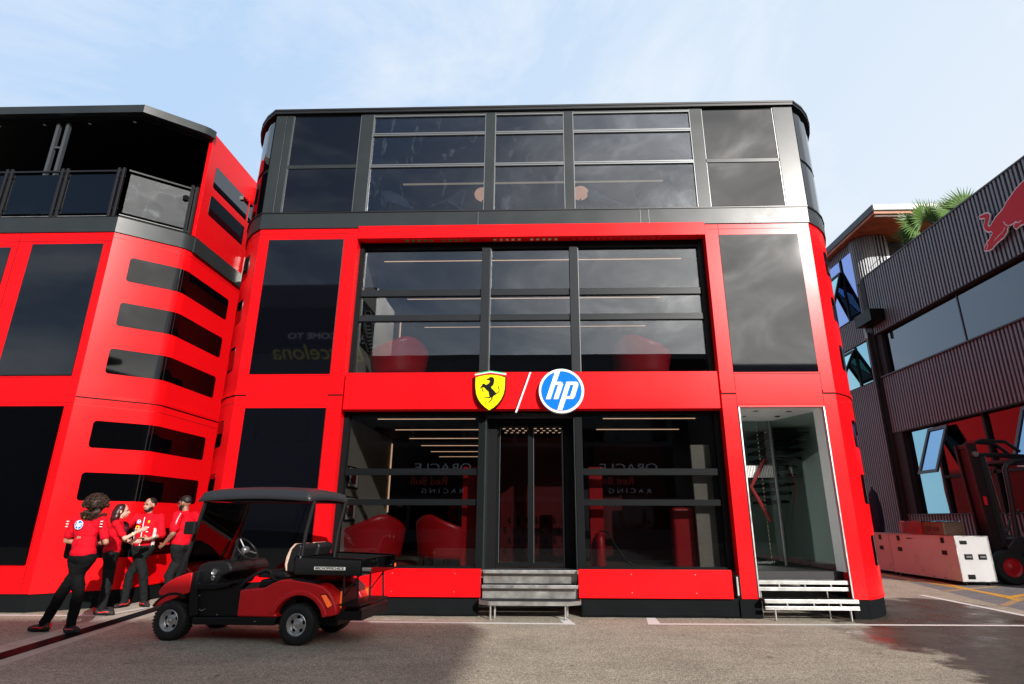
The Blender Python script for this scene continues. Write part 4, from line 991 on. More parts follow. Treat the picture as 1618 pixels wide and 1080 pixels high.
# chassis
MB().box(.15,2.1,.2,W_-.2,.20,.30).build('chassis','cart_black',K,local=True,bevel=.01)
MB().tube([(-.065,.15,.229),(-.065,W_-.15,.229)],.03,8).build('axle','cart_black',K,local=True); MB().tube([(1.66,.15,.229),(1.66,W_-.15,.229)],.04,8).build('axle','cart_black',K,local=True)
kb('sill','cart_black',[(.26,.19),(1.36,.21),(1.38,.30),(.98,.295),(.29,.275),(.22,.26)],.03,.14,.012); kb('sill','cart_black',[(.26,.19),(1.36,.21),(1.38,.30),(.29,.275)],W_-.14,W_-.03,.012)
kb('floor_pan','cart_black',[(.2,.27),(1.3,.28),(1.3,.31),(.2,.30)],.10,W_-.10)
# front: fender cowl with curved nose
fa = [(-.27,.515),(-.285,.56),(-.25,.62),(-.18,.675),(-.06,.735),(.10,.79),(.15,.79),(.15,.56)]+list(reversed(arc(-.04,.225,.325,66,152,8)))
def cowl(u, v):   # smooth front body: v 0..1 across the width
    n = len(fa)
for y0,y1 in ((.015,.28),(W_-.28,W_-.015)):
    kb('fender','cart_red',fa,y0,y1,.035,seg=4,smooth=True)
kb('hood','cart_red',[(-.34,.50),(-.35,.56),(-.30,.64),(-.20,.71),(-.06,.765),(.12,.82),(.17,.82),(.17,.5)],.27,W_-.27,.04,seg=4,smooth=True)
kb('bumper','cart_black',[(-.37,.34),(-.38,.48),(-.33,.50),(-.22,.50),(-.20,.36)],.22,W_-.22,.03,seg=3)
kb('fender_lip','cart_black',arc(-.05,.229,.30,58,150,10)+list(reversed(arc(-.05,.229,.33,58,150,10))),.005,.27,.004)
kb('front_panel','cart_black',[(.15,.50),(.15,.80),(.24,.82),(.24,.60),(.30,.30),(.20,.27),(.18,.36)],.02,W_-.02,.015)
kb('side_panel','cart_black',[(.16,.58),(.52,.60),(.85,.605),(.85,.295),(.29,.285),(.20,.50)],.07,.10,.004)
kb('side_panel','cart_black',[(.16,.58),(.52,.60),(.85,.605),(.85,.295),(.29,.285),(.20,.50)],W_-.10,W_-.07,.004)
kb('tray','cart_black',[(.13,.64),(.17,.58),(.50,.60),(.66,.63),(.70,.68),(.60,.67),(.20,.66)],.03,.20,.015,seg=3)
kb('dashboard','cart_black',[(.12,.80),(.16,.88),(.30,.925),(.55,.925),(.62,.86),(.62,.80),(.48,.74),(.40,.60),(.18,.62)],.12,W_-.12,.03,seg=3)
MB().lathe([(0,0),(.035,.0),(.04,.01),(.04,.02)],(.40,.118,.80),(0,-1,0),16).build('gauge','chrome',K,local=True,smooth=True)
MB().ball((.38,.115,.72),(.03,.02,.045),10,8).build('switch','chrome',K,local=True,smooth=True)
# rear body
arch = list(arc(1.66,.22,.335,158,18,14))
rb = [(.84,.295),(.84,.60),(1.16,.63),(1.28,.69),(1.38,.725),(1.50,.735),(1.62,.72),(1.80,.70),(1.95,.66),(2.05,.59),(2.11,.50),(2.15,.40),(2.15,.345),(2.06,.325)]+list(reversed([p for p in arch]))+[(1.38,.30)]
for y0,y1 in ((.03,.30),(W_-.30,W_-.03)): kb('rear_fender','cart_red',rb,y0,y1,.03,seg=4,smooth=True)
for y0,y1 in ((.012,.06),(W_-.06,W_-.012)):
    kb('arch_flare','cart_red',arc(1.66,.22,.335,160,16,18)+list(reversed(arc(1.66,.22,.395,160,16,18))),y0,y1,.014,seg=3,smooth=True)
kb('arch_liner','cart_black',arc(1.66,.22,.34,172,8,12)+[(2.0,.60),(1.4,.60)],.10,.34)
kb('rear_deck','cart_black',[(1.46,.66),(1.52,.745),(1.66,.735),(1.84,.71),(1.90,.69),(1.80,.68)],.04,W_-.04,.012)
kb('seat_base','cart_black',[(.95,.32),(1.05,.72),(1.5,.74),(1.6,.33)],.12,W_-.12,.02)
kb('battery_cover','cart_black',[(1.5,.40),(1.5,.72),(2.06,.62),(2.10,.34)],.28,W_-.28,.02)
tl = MB().hexa([(1.925,.022,.575),(2.005,.022,.585),(2.11,.03,.46),(2.04,.026,.405)],[(1.925,.045,.575),(2.005,.045,.585),(2.11,.05,.46),(2.04,.05,.405)])
o = tl.build('taillight_frame','ink',K,local=True,bevel=.012,seg=3)
MB().hexa([(1.94,.012,.565),(2.0,.012,.572),(2.095,.018,.46),(2.042,.016,.42)],[(1.94,.03,.565),(2.0,.03,.572),(2.095,.035,.46),(2.042,.035,.42)]).build('taillight','tail_lens',o,local=True,bevel=.008)
gr_ = MB()
for i in range(4): gr_.tube([(1.955+i*.022,.010,.558-i*.034),(2.02+i*.02,.012,.548-i*.034)],.004,4)
gr_.build('lens_rib','tail_lens',o,local=True)
MB().box(2.07,2.13,W_-.10,W_-.05,.38,.56).build('taillight','tail_lens',K,local=True,bevel=.01); MB().box(2.13,2.15,.14,.20,.40,.60).build('taillight','tail_lens',K,local=True,bevel=.008)
# seats
def seat(y0,y1):
    kb('seat_cushion','cart_black',[(.98,.74),(1.0,.82),(1.36,.81),(1.44,.76),(1.40,.73)],y0,y1,.03,seg=3)
    sh_ = kb('seat_back','cart_black',[(1.38,.80),(1.37,.90),(1.41,1.08),(1.47,1.15),(1.54,1.15),(1.57,1.10),(1.53,.95),(1.49,.80)],y0,y1,.03,seg=3,smooth=True)
    kb('seat_pad','vinyl_tan',[(1.355,.82),(1.335,.90),(1.345,.99),(1.385,1.09),(1.44,1.15),(1.47,1.15),(1.41,1.08),(1.37,.90),(1.385,.82)],y0+.015,y1-.015,.012,par=sh_,seg=3,smooth=True)
seat(.13,.50); seat(.58,.95)
for y in (.10,W_-.10): MB().tube([(.80,y,.62),(.88,y,.715),(1.0,y,.79),(1.12,y,.835),(1.19,y,.82),(1.20,y,.76),(1.30,y,.70)],.018,8).build('hip_rail','cart_black',K,local=True,smooth=True)
# steering
cst = Vector((.655,.33,1.07)); axs = Vector((.74,0,.67)).normalized(); sx_ = Vector((0,1,0)); sy_ = axs.cross(sx_)
sw_ = MB(); sw_.tube([cst+(sx_*math.cos(a)+sy_*math.sin(a))*.175 for a in [2*math.pi*i/32 for i in range(33)]],.014,8,cap=False)
swo = sw_.build('steering_wheel','cart_black',K,local=True,smooth=True,angle=180)
h_ = MB(); h_.ball(cst-axs*.02,(.05,.06,.05),12,8)
for a in (90,210,330): h_.tube([cst-axs*.02, cst+(sx_*math.cos(R(a))+sy_*math.sin(R(a)))*.17],.010,6)
h_.build('spokes','frame_grey',swo,local=True,smooth=True)
MB().tube([cst-axs*.02,(.40,.33,.84),(.18,.33,.62)],.028,10).build('steering_column','cart_black',K,local=True,smooth=True)
# roof, pillars, windscreen
for y in (.06,W_-.06): MB().tube([(-.06,y,.74),(.02,y,1.05),(.15,y,1.69)],.024,8).build('pillar','cart_black',K,local=True,smooth=True)
for y in (.10,W_-.10): MB().tube([(1.58,y,.80),(1.59,y,1.05),(1.61,y,1.30),(1.68,y,1.68)],.024,8).build('pillar','cart_black',K,local=True,smooth=True)
MB().hexa([(-.05,.08,.76),(-.05,W_-.08,.76),(.15,W_-.08,1.67),(.15,.08,1.67)],[(-.045,.08,.76),(-.045,W_-.08,.76),(.155,W_-.08,1.67),(.155,.08,1.67)]).build('windscreen','windscreen',K,local=True)
kb('pillar_trim','cart_black',[(-.10,.78),(-.04,1.0),(.0,1.0),(.0,.78)],.04,.10)
def roof(u, v):
    a = u*2-1; b = v*2-1; e = max(abs(a),abs(b))
    z = 1.862-.03*b*b-.035*a*a-.03*max(0,(e-.72)/.28)-(.055 if e > .96 else 0)-(.045 if e > .985 else 0)
    return (.88+a*.795, W_/2+b*.54, z)
def rs(u): # concentrate samples at the rim
    t_ = u*2-1; return (math.copysign(abs(t_)**.55,t_)+1)/2
MB().grid(lambda u,v: roof(rs(u),rs(v)),40,30).build('roof','cart_roof',K,local=True,smooth=True,solid=.02,angle=180)
rl = MB()
for y in (.22,.40,.68,.86): rl.tube([(.30,y,1.832),(.8,y,1.848),(1.2,y,1.844),(1.45,y,1.832)],.016,6)
rl.build('roof_rib','cart_roof',K,local=True,smooth=True)
kb('roof_liner','ink',[(.10,1.675),(.10,1.70),(1.64,1.70),(1.64,1.66)],.04,W_-.04)
mi = MB().box(.04,.19,-.13,-.07,1.26,1.42).build('mirror','cart_black',K,local=True,bevel=.015); MB().box(.033,.04,-.12,-.08,1.27,1.41).build('mirror_glass','chrome',mi,local=True); MB().tube([(.07,.05,1.36),(.1,-.08,1.36)],.01,6).build('mirror_arm','cart_black',mi,local=True)
# cargo bed
bd = kb('cargo_bed','gloss_black',[(1.55,.80),(1.54,1.0),(1.57,1.0),(1.58,.82),(2.40,.80),(2.40,.785)],.07,1.13)
for y0,y1 in ((.055,.085),(1.115,1.145)): kb('bed_side','cart_black',[(1.53,.79),(1.53,1.0),(2.40,.975),(2.40,.785)],y0,y1,.006,par=bd); 
for y0,y1 in ((.045,.09),(1.11,1.155)): kb('bed_rim','gloss_black',[(1.52,.995),(1.52,1.012),(2.42,.987),(2.42,.965)],y0,y1,.004,par=bd)
MB().box(2.40,2.425,.06,1.14,.785,.98).build('tailgate','gloss_black',bd,local=True,bevel=.006); MB().ball((2.42,1.15,.84),(.02,.012,.025),10,6).build('reflector','tail_lens',bd,local=True)
MB().ball((1.60,.05,.99),(.012,.012,.02),8,6).build('latch','chrome',bd,local=True)
pl_ = MB().box(1.80,2.21,.047,.053,.85,.885).build('name_plate','white_paint',K,local=True)
text('lettering','BISCHOFF/SCHECK',.037,'ink',pl_,lambda a,b,c:(2.005+a,.045-c,.8675+b),depth=.002,sx=1.22,off=.0012)
# rear carrier frame
cf = MB()
for y in (.14,.94):
    cf.tube([(2.16,y,.78),(2.18,y,.36)],.014,6); cf.tube([(2.34,y,.78),(2.37,y,.44)],.014,6); cf.tube([(2.36,y,.78),(2.18,y,.55)],.010,6)
cf.box(2.14,2.42,.10,W_-.10,.44,.46); cf.box(2.10,2.44,.12,W_-.12,.28,.38)
cf.build('carrier_frame','cart_black',K,local=True)
MB().box(2.40,2.43,.12,W_-.12,.30,.42).build('rear_bumper','truck_red',K,local=True,bevel=.01)
MB().tube([(.32,.065,.345),(.38,.065,.37)],.006,6).build('handle','chrome',K,local=True)
bo = MB()
for u,z in ((.30,.36),(.24,.66),(.27,.52),(.55,.305),(.95,.31),(1.1,.25)): bo.ball((u,.062 if z>.3 else .028,z),(.008,.005,.008),8,5)
bo.build('bolt','chrome',K,local=True)

# ------------------------------------------------------------------ flight cases
def fcase(x0,x1,y0,y1,label,txt,grp='white flight cases in a row'):
    c = thing('flight_case',label,'flight case',((x0+x1)/2,(y0+y1)/2,0),0,grp)
    box('body','case_white',c,x0,x1,y0,y1,.10,1.10,.004)
    e = MB(); w=.022
    for x in (x0,x1):
        for y in (y0,y1): e.box(x-.004 if x==x0 else x-w,x+w if x==x0 else x+.004,y-.004 if y==y0 else y-w,y+w if y==y0 else y+.004,.10,1.105)
    e.box(x0-.006,x1+.006,y0-.006,y0+w,1.085,1.108); e.box(x0-.006,x1+.006,y0-.006,y0+w,.095,.12)
    e.box(x0-.006,x0+w,y0+w,y1,1.085,1.108); e.box(x0-.006,x0+w,y0+w,y1,.095,.12)
    e.build('edging','aluminium',c)
    for y in (y0+.45,y1-.45):
        b_ = box('latch','ink',c,x0-.012,x0,y-.06,y+.06,.93,1.06); box('handle','ink',c,x0-.012,x0,y-.09,y+.09,.66,.76); 
    for x in (x0+.24,x1-.22):
        b_ = box('handle_recess','ink',c,x-.09,x+.09,y0-.012,y0,.58,.70); box('handle_bar','frame_grey',b_,x-.06,x+.06,y0-.02,y0-.012,.62,.66)
    box('latch','ink',c,x0+.10,x0+.26,y0-.012,y0,.92,1.0); box('latch','ink',c,x0+.14,x0+.30,y0-.012,y0,.15,.25)
    for x in (x0+.12,x1-.12):
        for y in (y0+.12,y1-.12):
            w_ = MB().lathe([(0,-.02),(.045,-.02),(.045,.02),(0,.02)],(x,y,.046),(1,0,0),16).build('castor','ink',c,smooth=True); box('fork','worn_steel',w_,x-.026,x+.026,y-.02,y+.02,.06,.10)
    text('lettering',txt,.055,'ink',c,lambda a,b,cc:(x0-.003-cc,y1-.95-a,1.0+b),depth=.002,off=.001)
    return c
fcase(9.795,10.575,14.70,17.42,'nearest white flight case of the row with its sunlit end','TEAM KIT 2')
fcase(9.83,10.60,17.47,19.4,'second white flight case of the row half hidden by the curved red tower','TEAM KIT 1')
cb = thing('wrapped_carton','cardboard carton wrapped in shiny film lying on the flight cases','carton',(10.2,15.9,1.11))
box('carton','cardboard',cb,9.98,10.5,15.3,17.0,1.112,1.42,.01)
MB().grid(lambda u,v: (9.95+.0015*math.sin(u*14+v*5),16.1+1.0*u,1.11+.34*v),24,8).build('film','wrap_film',cb)
MB().grid(lambda u,v: (9.95+.6*v,15.28+1.85*u,1.435+.01*math.sin(u*30)+.008*math.sin(v*22)),24,10).build('film','wrap_film',cb)
text('lettering','12/7 416',.16,'ink',cb,lambda a,b,c:(9.976-c,15.75-a,1.25+b),depth=.002)

# ------------------------------------------------------------------ forklift
F_ = thing('forklift','dark forklift truck with raised steel mast behind the white flight cases','forklift',(9.9,13.0,0))
y0,y1 = 12.45,13.55
for y in (12.62,12.98):
    m1 = MB().hexa([(9.02,y,.12),(9.20,y,.12),(9.20,y+.07,.12),(9.02,y+.07,.12)],[(8.90,y,2.95),(9.10,y,2.95),(9.10,y+.07,2.95),(8.90,y+.07,2.95)]).build('mast_rail','truck_red' if y<13 else 'truck_dark',F_,bevel=.006)
    MB().hexa([(9.20,y+.01,.3),(9.27,y+.01,.3),(9.27,y+.06,.3),(9.20,y+.06,.3)],[(9.12,y+.01,2.75),(9.19,y+.01,2.75),(9.19,y+.06,2.75),(9.12,y+.06,2.75)]).build('inner_rail','truck_dark',m1)
    MB().tube([(9.30,y+.03,.5),(9.22,y+.03,2.7)],.03,8).build('lift_cylinder','truck_dark',m1,smooth=True); MB().tube([(9.33,y+.03,1.5),(9.25,y+.03,2.75)],.012,6).build('piston_rod','chrome',m1)
    MB().tube([(9.0,y,2.72),(9.6,y,2.72),(10.4,y,2.66)],.032,10).build('tilt_cylinder','truck_dark',F_,smooth=True); MB().tube([(9.05,y-.005,2.72),(9.6,y-.005,2.72)],.022,8).build('tilt_rod','chrome',F_)
    MB().lathe([(0,-.05),(.06,-.05),(.06,.05),(0,.05)],(9.02,y-.01,2.72),(0,1,0),16).build('tilt_pin','aluminium',F_)
for q_ in ((8.93,9.12,2.86,2.95),(9.0,9.14,1.7,1.78),(9.02,9.2,.35,.5)): box('mast_crosspiece','truck_dark',F_,q_[0],q_[1],12.69,12.98,q_[2],q_[3],.006)
for y in (12.65,13.0): MB().tube([(9.1,y,2.98),(9.25,y,3.04),(9.75,y,3.0),(10.0,y,2.78)],.04,6).build('guide_rail','truck_dark',F_)
#,(9.25,12.65,3.04),(9.75,12.65,3.0),(10.0,12.65,2.78)],.05,6); mb.tube([(9.1,13.25,2.98),(9.25,13.25,3.04),(9.75,13.25,3.0),(10.0,13.25,2.78)],.05,6)
text('lettering','Linde',.09,'logo_red',F_,lambda a,b,c:(8.98+a,12.60-c,2.99+b),depth=.004,shear=.25)
box('sticker','red_light',F_,9.0,9.07,12.612,12.618,1.62,1.80)
MB().hexa([(9.05,12.69,.5),(9.12,12.69,.5),(9.12,12.98,.5),(9.05,12.98,.5)],[(8.95,12.69,2.85),(9.02,12.69,2.85),(9.02,12.98,2.85),(8.95,12.98,2.85)]).build('mast_plate','truck_dark',F_)
# overhead guard
for y in (12.5,13.45):
    MB().tube([(9.40,y,.90),(9.47,y,1.7),(9.50,y,2.38),(9.56,y,2.48),(9.75,y,2.56),(10.9,y,2.62),(11.15,y,2.3),(11.2,y,1.0)],.05,8).build('guard_post','truck_dark',F_,smooth=True)
mb = MB()
for i in range(9): mb.box(9.70+i*.15,9.74+i*.15,12.5,13.45,2.56,2.62)
mb.build('guard_bars','truck_dark',F_)
box('guard_light','white_gloss',F_,9.85,10.2,12.56,12.62,2.44,2.47)
# body
MB().extr([(9.35,.95),(9.50,1.0),(9.62,.70),(10.2,.62),(10.3,1.05),(11.3,1.1),(11.35,.25),(9.9,.22),(9.75,.45),(9.4,.62),(9.2,.60),(9.15,.75)],1,y0,y1).build('body','truck_dark',F_,bevel=.03,seg=3)
box('counterweight','truck_red',F_,10.6,11.48,12.42,13.58,.25,1.15,.08,seg=4)
box('step','worn_steel',F_,9.75,10.25,12.40,12.46,.53,.56); box('step_mark','logo_yellow',F_,9.95,10.10,12.392,12.40,.54,.555)
box('seat','black_matte',F_,10.1,10.55,12.75,13.2,1.05,1.2,.04); box('seat_back','black_matte',F_,10.45,10.6,12.75,13.2,1.2,1.75,.05)
MB().tube([(9.55,13.0,1.0),(9.8,13.0,1.45)],.03,8).build('steering_column','truck_dark',F_); MB().tube([(9.8+.1*math.sin(a),13.0+.17*math.cos(a),1.46+.1*math.sin(a)*.6) for a in [2*math.pi*i/20 for i in range(21)]],.014,6).build('steering_wheel','ink',F_)
for x,r_ in ((9.14,.35),(10.95,.27)):
    for y,o_ in ((12.50,1),(13.45,-1)):
        w = MB().lathe([(r_*.55,-.09),(r_*.9,-.10),(r_,-.06),(r_,.06),(r_*.9,.10),(r_*.55,.09)],(x,y,r_),(0,1,0),32).build('wheel','rubber',F_,smooth=True,angle=50)
        MB().lathe([(r_*.56,-.08*o_),(r_*.45,-.05*o_),(r_*.2,-.05*o_),(.0,-.09*o_)],(x,y,r_),(0,1,0),24).build('rim','leather_red',w,smooth=True)
mb = MB()
for y in (12.72,13.12): mb.box(8.0,9.0,y,y+.1,.08,.12); mb.box(8.95,9.0,y,y+.1,.12,.6)
mb.build('fork','truck_dark',F_)

resize(F_, (9.05,12.5,0), (1.2,1.1,1.13), (11.9,15.6,0))
F_.location = Vector(F_.location)+Vector((2.0,2.5,0))

# ------------------------------------------------------------------ buildings across the road (behind the camera: reflected in the glass, and they shade the road)
O1 = thing('paddock_building','dark long building across the road seen mirrored in the entrance glass','building',(-2,-20,0))
box('wall','far_facade',O1,-19,7.2,-48,-11.82,0,10.3); box('roof_slab','roof_black',O1,-19,10.07,-60,-11.8,10.3,10.6)
def wins(par,x0,x1,y,zs,w,gap,n):
    for z0,z1 in zs:
        mb = MB(); x = x0
        while x+w < x1: mb.box(x,x+w,y,y+.03,z0,z1); x += w+gap
        mb.build('window_band','gloss_black',par)
wins(O1,-18.5,7.0,-11.8,((1.0,2.4),(5.6,7.0)),2.6,.25,9)
box('sign_board','ink',O1,-12,7.1,-11.8,-11.7,2.7,5.3)
def onb(y): return lambda a,b,c: (-a, y-c, b)
for cx in (-5.4,4.7):
    text('lettering','ORACLE',.62,'sign_pale',O1,lambda a,b,c,cx=cx:(cx-a,-11.68-c,4.15+b),depth=.03,sx=1.35)
    text('lettering','Red Bull',.60,'sign_dark_red',O1,lambda a,b,c,cx=cx:(cx-.75-a,-11.68-c,3.45+b),depth=.03,sx=1.0)
    text('lettering','R A C I N G',.34,'sign_pale',O1,lambda a,b,c,cx=cx:(cx-a,-11.68-c,2.9+b),depth=.03,sx=1.35)
text('lettering','CATALUNYA',.75,'sign_pale',O1,lambda a,b,c:(7.0-a,-11.68-c,7.9+b),depth=.03)
O2 = thing('paddock_building','taller dark building across the road seen mirrored in the left screen','building',(-22,-20,0))
box('wall','far_facade',O2,-42,-20.2,-40,-11.8,0,9.4)
box('tower_wall','far_facade',O2,-20.2,-9.9,-16,-11.85,10.62,14.9)
text('lettering','WELCOME TO',.5,'sign_pale',O2,lambda a,b,c:(-12.6-a,-11.72-c,11.6+b),depth=.03,sx=1.3)
text('lettering','Barcelona',1.3,'sign_olive',O2,lambda a,b,c:(-12.8-a,-11.72-c,10.6+b),depth=.03,shear=.4)
box('sign_board','ink',O2,-19,-10.1,-11.84,-11.75,10.65,13.4)
O3 = thing('paddock_building','low pale building across the road right of the gap','building',(22,-22,0))
box('wall','far_facade',O3,10.2,46,-34,-20,0,12.0)

# ------------------------------------------------------------------ people
def blob(name, prims, mat, parent, vox=0.010, smooth=4, disp=0.0):
    mb = MB()
    for p in prims:
        if p[0] == 's': mb.ball(p[1], p[2], 18, 12, p[3] if len(p) > 3 else None)
        else:   # capsule chain
            pts, rs_ = p[1], p[2]
            for i in range(len(pts)-1):
                a, b = Vector(pts[i]), Vector(pts[i+1]); n = 5
                mb.tube([a+(b-a)*k/n for k in range(n+1)], [rs_[i]+(rs_[i+1]-rs_[i])*k/n for k in range(n+1)], 14)
            for q, r_ in zip(pts, rs_): mb.ball(q, r_*.995, 14, 10)
    o = mb.build(name, mat, None)
    md = o.modifiers.new('r','REMESH'); md.mode = 'VOXEL'; md.voxel_size = vox
    if smooth: sm_ = o.modifiers.new('s','SMOOTH'); sm_.iterations = smooth; sm_.factor = .6
    if disp:
        tx = bpy.data.textures.new('n','CLOUDS'); tx.noise_scale = .06; dm = o.modifiers.new('d','DISPLACE'); dm.texture = tx; dm.strength = disp; dm.mid_level = .5
    me = to_mesh(o); bpy.data.objects.remove(o)
    me.shade_smooth(); me.materials.clear(); me.materials.append(MATS[mat]); me.name = name
    o = bpy.data.objects.new(name, me); C.objects.link(o)
    o.parent = parent
    return o
def fingers(wr, d, side, palm_n, curl=.5):
    """palm and five fingers from the wrist wr along d; side = thumb direction"""
    wr = Vector(wr); d = Vector(d).normalized(); side = (Vector(side)-d*Vector(side).dot(d)).normalized(); n = d.cross(side).normalized()*palm_n
    pr_ = [('c',[wr, wr+d*.045, wr+d*.085],[.024,.030,.026]), ('c',[wr+side*.012+d*.03, wr+side*.018+d*.085],[.018,.016]), ('c',[wr-side*.014+d*.03, wr-side*.020+d*.080],[.018,.015])]
    for off, ln in ((.028,.072),(.010,.080),(-.009,.075),(-.027,.060)):
        b0 = wr+d*.088+side*off; b1 = b0+(d*math.cos(curl*.5)+n*math.sin(curl*.5))*ln*.45; b2 = b1+(d*math.cos(curl*1.2)+n*math.sin(curl*1.2))*ln*.32; b3 = b2+(d*math.cos(curl*1.9)+n*math.sin(curl*1.9))*ln*.25
        pr_.append(('c',[b0,b1,b2,b3],[.0095,.0088,.0080,.0070]))
    t0 = wr+d*.030+side*.026; t1 = t0+(side*.75+d*.65)*.034; t2 = t1+(side*.35+d*.9)*.030
    pr_.append(('c',[t0,t1,t2],[.014,.011,.009]))
    return pr_
def person(label, x, y, rz, H, skin, j, build=1.0, short=True, trous='trouser_black', grp=None):
    """j: joints in a local frame, x = the person's right->left?, here +x = person's left, y = forward (-y local is back), scaled to 1.78"""
    P = thing('person', label, 'person', (x,y,0), 0, grp)
    k = H/1.78; cs, sn = math.cos(rz), math.sin(rz)
    def T(p): return Vector(((p[0]*cs-p[1]*sn)*k, (p[0]*sn+p[1]*cs)*k, p[2]*k))
    def D(p): return Vector((p[0]*cs-p[1]*sn, p[0]*sn+p[1]*cs, p[2]))
    hip, chest, neck = j['hip'], j['chest'], j['neck']; hd = j['head']; b = build
    sh = [j['shL'], j['shR']]; el = [j['elL'], j['elR']]; wr = [j['wrL'], j['wrR']]; kn = [j['knL'], j['knR']]; an = [j['anL'], j['anR']]
    hj = [(hip[0]+.095,hip[1],hip[2]-.02),(hip[0]-.095,hip[1],hip[2]-.02)]
    fdir = Vector(j.get('face',(0,1,0))).normalized()
    body = []
    mid = tuple((hip[i]+chest[i])/2 for i in range(3))
    body += [('c',[T(hip),T(mid),T(chest)],[.11,.11,.115]),('c',[T(chest),T(neck),T(hd)],[.07,.052,.055])]
    for s in (0,1):
        body += [('c',[T(chest),T(sh[s])],[.06,.045]),('c',[T(sh[s]),T(el[s]),T(wr[s])],[.047*b,.038*b,.026]),('c',[T(hj[s]),T(kn[s]),T(an[s])],[.075,.05,.038])]
        dd = (Vector(j['haL' if s==0 else 'haR'])); body += fingers(T(wr[s]), D(dd), D(j['thL' if s==0 else 'thR']), j.get('pnL' if s==0 else 'pnR',1), j.get('curl',.6))
    # head
    hc = T(hd); f_ = D(fdir); side = f_.cross(Vector((0,0,1))).normalized(); upv = side.cross(f_).normalized()
    rot = Matrix((side, f_, upv)).transposed()
    def Hd(a,bb,c): return hc+side*a*k+f_*bb*k+upv*c*k
    body += [('s',Hd(0,-.012,.028),(.076*k,.095*k,.098*k),rot),('s',Hd(0,.022,-.035),(.060*k,.070*k,.072*k),rot),('s',Hd(0,.052,-.078),(.030*k,.030*k,.024*k),rot),
             ('c',[Hd(0,.085,.010),Hd(0,.105,-.022)],[.010*k,.015*k]),('s',Hd(.015,.092,-.026),(.010*k,.010*k,.008*k)),('s',Hd(-.015,.092,-.026),(.010*k,.010*k,.008*k)),
             ('s',Hd(0,.087,-.054),(.024*k,.012*k,.006*k),rot),('s',Hd(0,.086,-.064),(.020*k,.012*k,.006*k),rot),('s',Hd(.03,.078,.030),(.022*k,.012*k,.008*k),rot),('s',Hd(-.03,.078,.030),(.022*k,.012*k,.008*k),rot),
             ('s',Hd(.080,-.012,-.005),(.012*k,.022*k,.034*k),rot),('s',Hd(-.080,-.012,-.005),(.012*k,.022*k,.034*k),rot)]
    bo_ = blob('body', body, skin, P, .0075, 2)
    ey = MB()
    for a in (-.030,.030): ey.ball(Hd(a,.080,.008),(.010*k,.007*k,.006*k),8,6,rot); ey.tube([Hd(a-.018,.090,.028),Hd(a,.095,.032),Hd(a+.018,.088,.028)],.004*k,5)
    ey.build('eyes','eye',P,local=True)
    # clothes
    sv = []
    w_ = j.get('girth',1.0)
    def ell(c, rx, ry, rz_, yaw=0):
        rot_ = Matrix.Rotation(rz+yaw,3,'Z'); return ('s',T(c),(rx*k,ry*k,rz_*k),rot_)
    sv += [ell(chest,.175*w_,.125*w_,.17),ell(mid,.160*w_,.122*w_,.19),ell((hip[0],hip[1],hip[2]+.06),.172*w_,.130*w_,.12),
           ('c',[T(sh[0]),T(sh[1])],[.062,.062]),('c',[T((neck[0],neck[1],neck[2]-.07)),T((neck[0],neck[1],neck[2]-.005))],[.085,.064])]
    for s in (0,1):
        e = Vector(sh[s]).lerp(Vector(el[s]),.72 if short else 1.0)
        sv.append(('c',[T(chest),T(sh[s])],[.10,.066]))
        sv.append(('c',[T(sh[s]),T(sh[s])*.5+T(e)*.5,T(e)],[.066*b,.063*b,.062*b]))
        if not short: sv.append(('c',[T(el[s]),T(Vector(el[s]).lerp(Vector(wr[s]),j.get('cuff',.45)))],[.055*b,.044*b]))
    shirt = blob('shirt', sv, 'shirt_red', P, .010, 3, .017)
    tv = [ell((hip[0],hip[1],hip[2]-.01),.170*w_,.128*w_,.10)]
    for s in (0,1):
        m0 = tuple(hj[s]); tv.append(('c',[T(m0),T(Vector(m0).lerp(Vector(kn[s]),.5)),T(kn[s]),T(Vector(kn[s]).lerp(Vector(an[s]),.5)),T((an[s][0],an[s][1],an[s][2]+.02))],[.098*w_,.088,.072,.067,.058]))
    blob('trousers', tv, trous, P, .011, 3, .024)
    for s in (0,1):
        a_ = Vector(an[s]); fd = Vector(j['ftL' if s==0 else 'ftR']).normalized(); s2 = Vector((-fd.y,fd.x,0))
        def q(l,h,w=0): 
            v = a_+fd*l+s2*w; return T((v.x,v.y,h))
        so = blob('shoe', [('c',[q(-.055,.052),q(.03,.055),q(.11,.045),q(.165,.036)],[.046,.046,.044,.034]),('c',[q(-.045,.085),q(0.0,.095)],[.040,.045])],'rubber',P,.009,2)
        sl_ = blob('sole', [('c',[q(-.07,.022),q(.0,.020),q(.10,.020),q(.18,.022)],[.020,.020,.020,.020]),('c',[q(-.05,.02,.025),q(.12,.02,.03)],[.018,.018]),('c',[q(-.05,.02,-.025),q(.12,.02,-.03)],[.018,.018])],'ink',so,.008,1)
        st_ = MB()
        for w__ in (.048,-.048): st_.tube([q(-.08,.075,w__*.6),q(0,.050,w__),q(.07,.060,w__),q(.12,.055,w__*.8)],.007,5)
        st_.tube([q(-.098,.05),q(-.092,.11)],.016,6); st_.build('shoe_stripe','red_light',so,local=True)
    return P, T, D, Hd, rot, k
FT = dict
def base(**k):
    j = dict(hip=(0,0,.96),chest=(0,.0,1.30),neck=(0,.01,1.50),head=(0,.03,1.655),shL=(.185,0,1.44),shR=(-.185,0,1.44),elL=(.25,-.02,1.16),elR=(-.25,-.02,1.16),
             wrL=(.26,.08,.92),wrR=(-.26,.08,.92),haL=(0,.2,-1),haR=(0,.2,-1),thL=(0,1,0),thR=(0,1,0),knL=(.11,.03,.51),knR=(-.11,.03,.51),anL=(.12,-.02,.09),anR=(-.12,-.02,.09),ftL=(.25,1,0),ftR=(-.25,1,0))
    j.update(k); return j
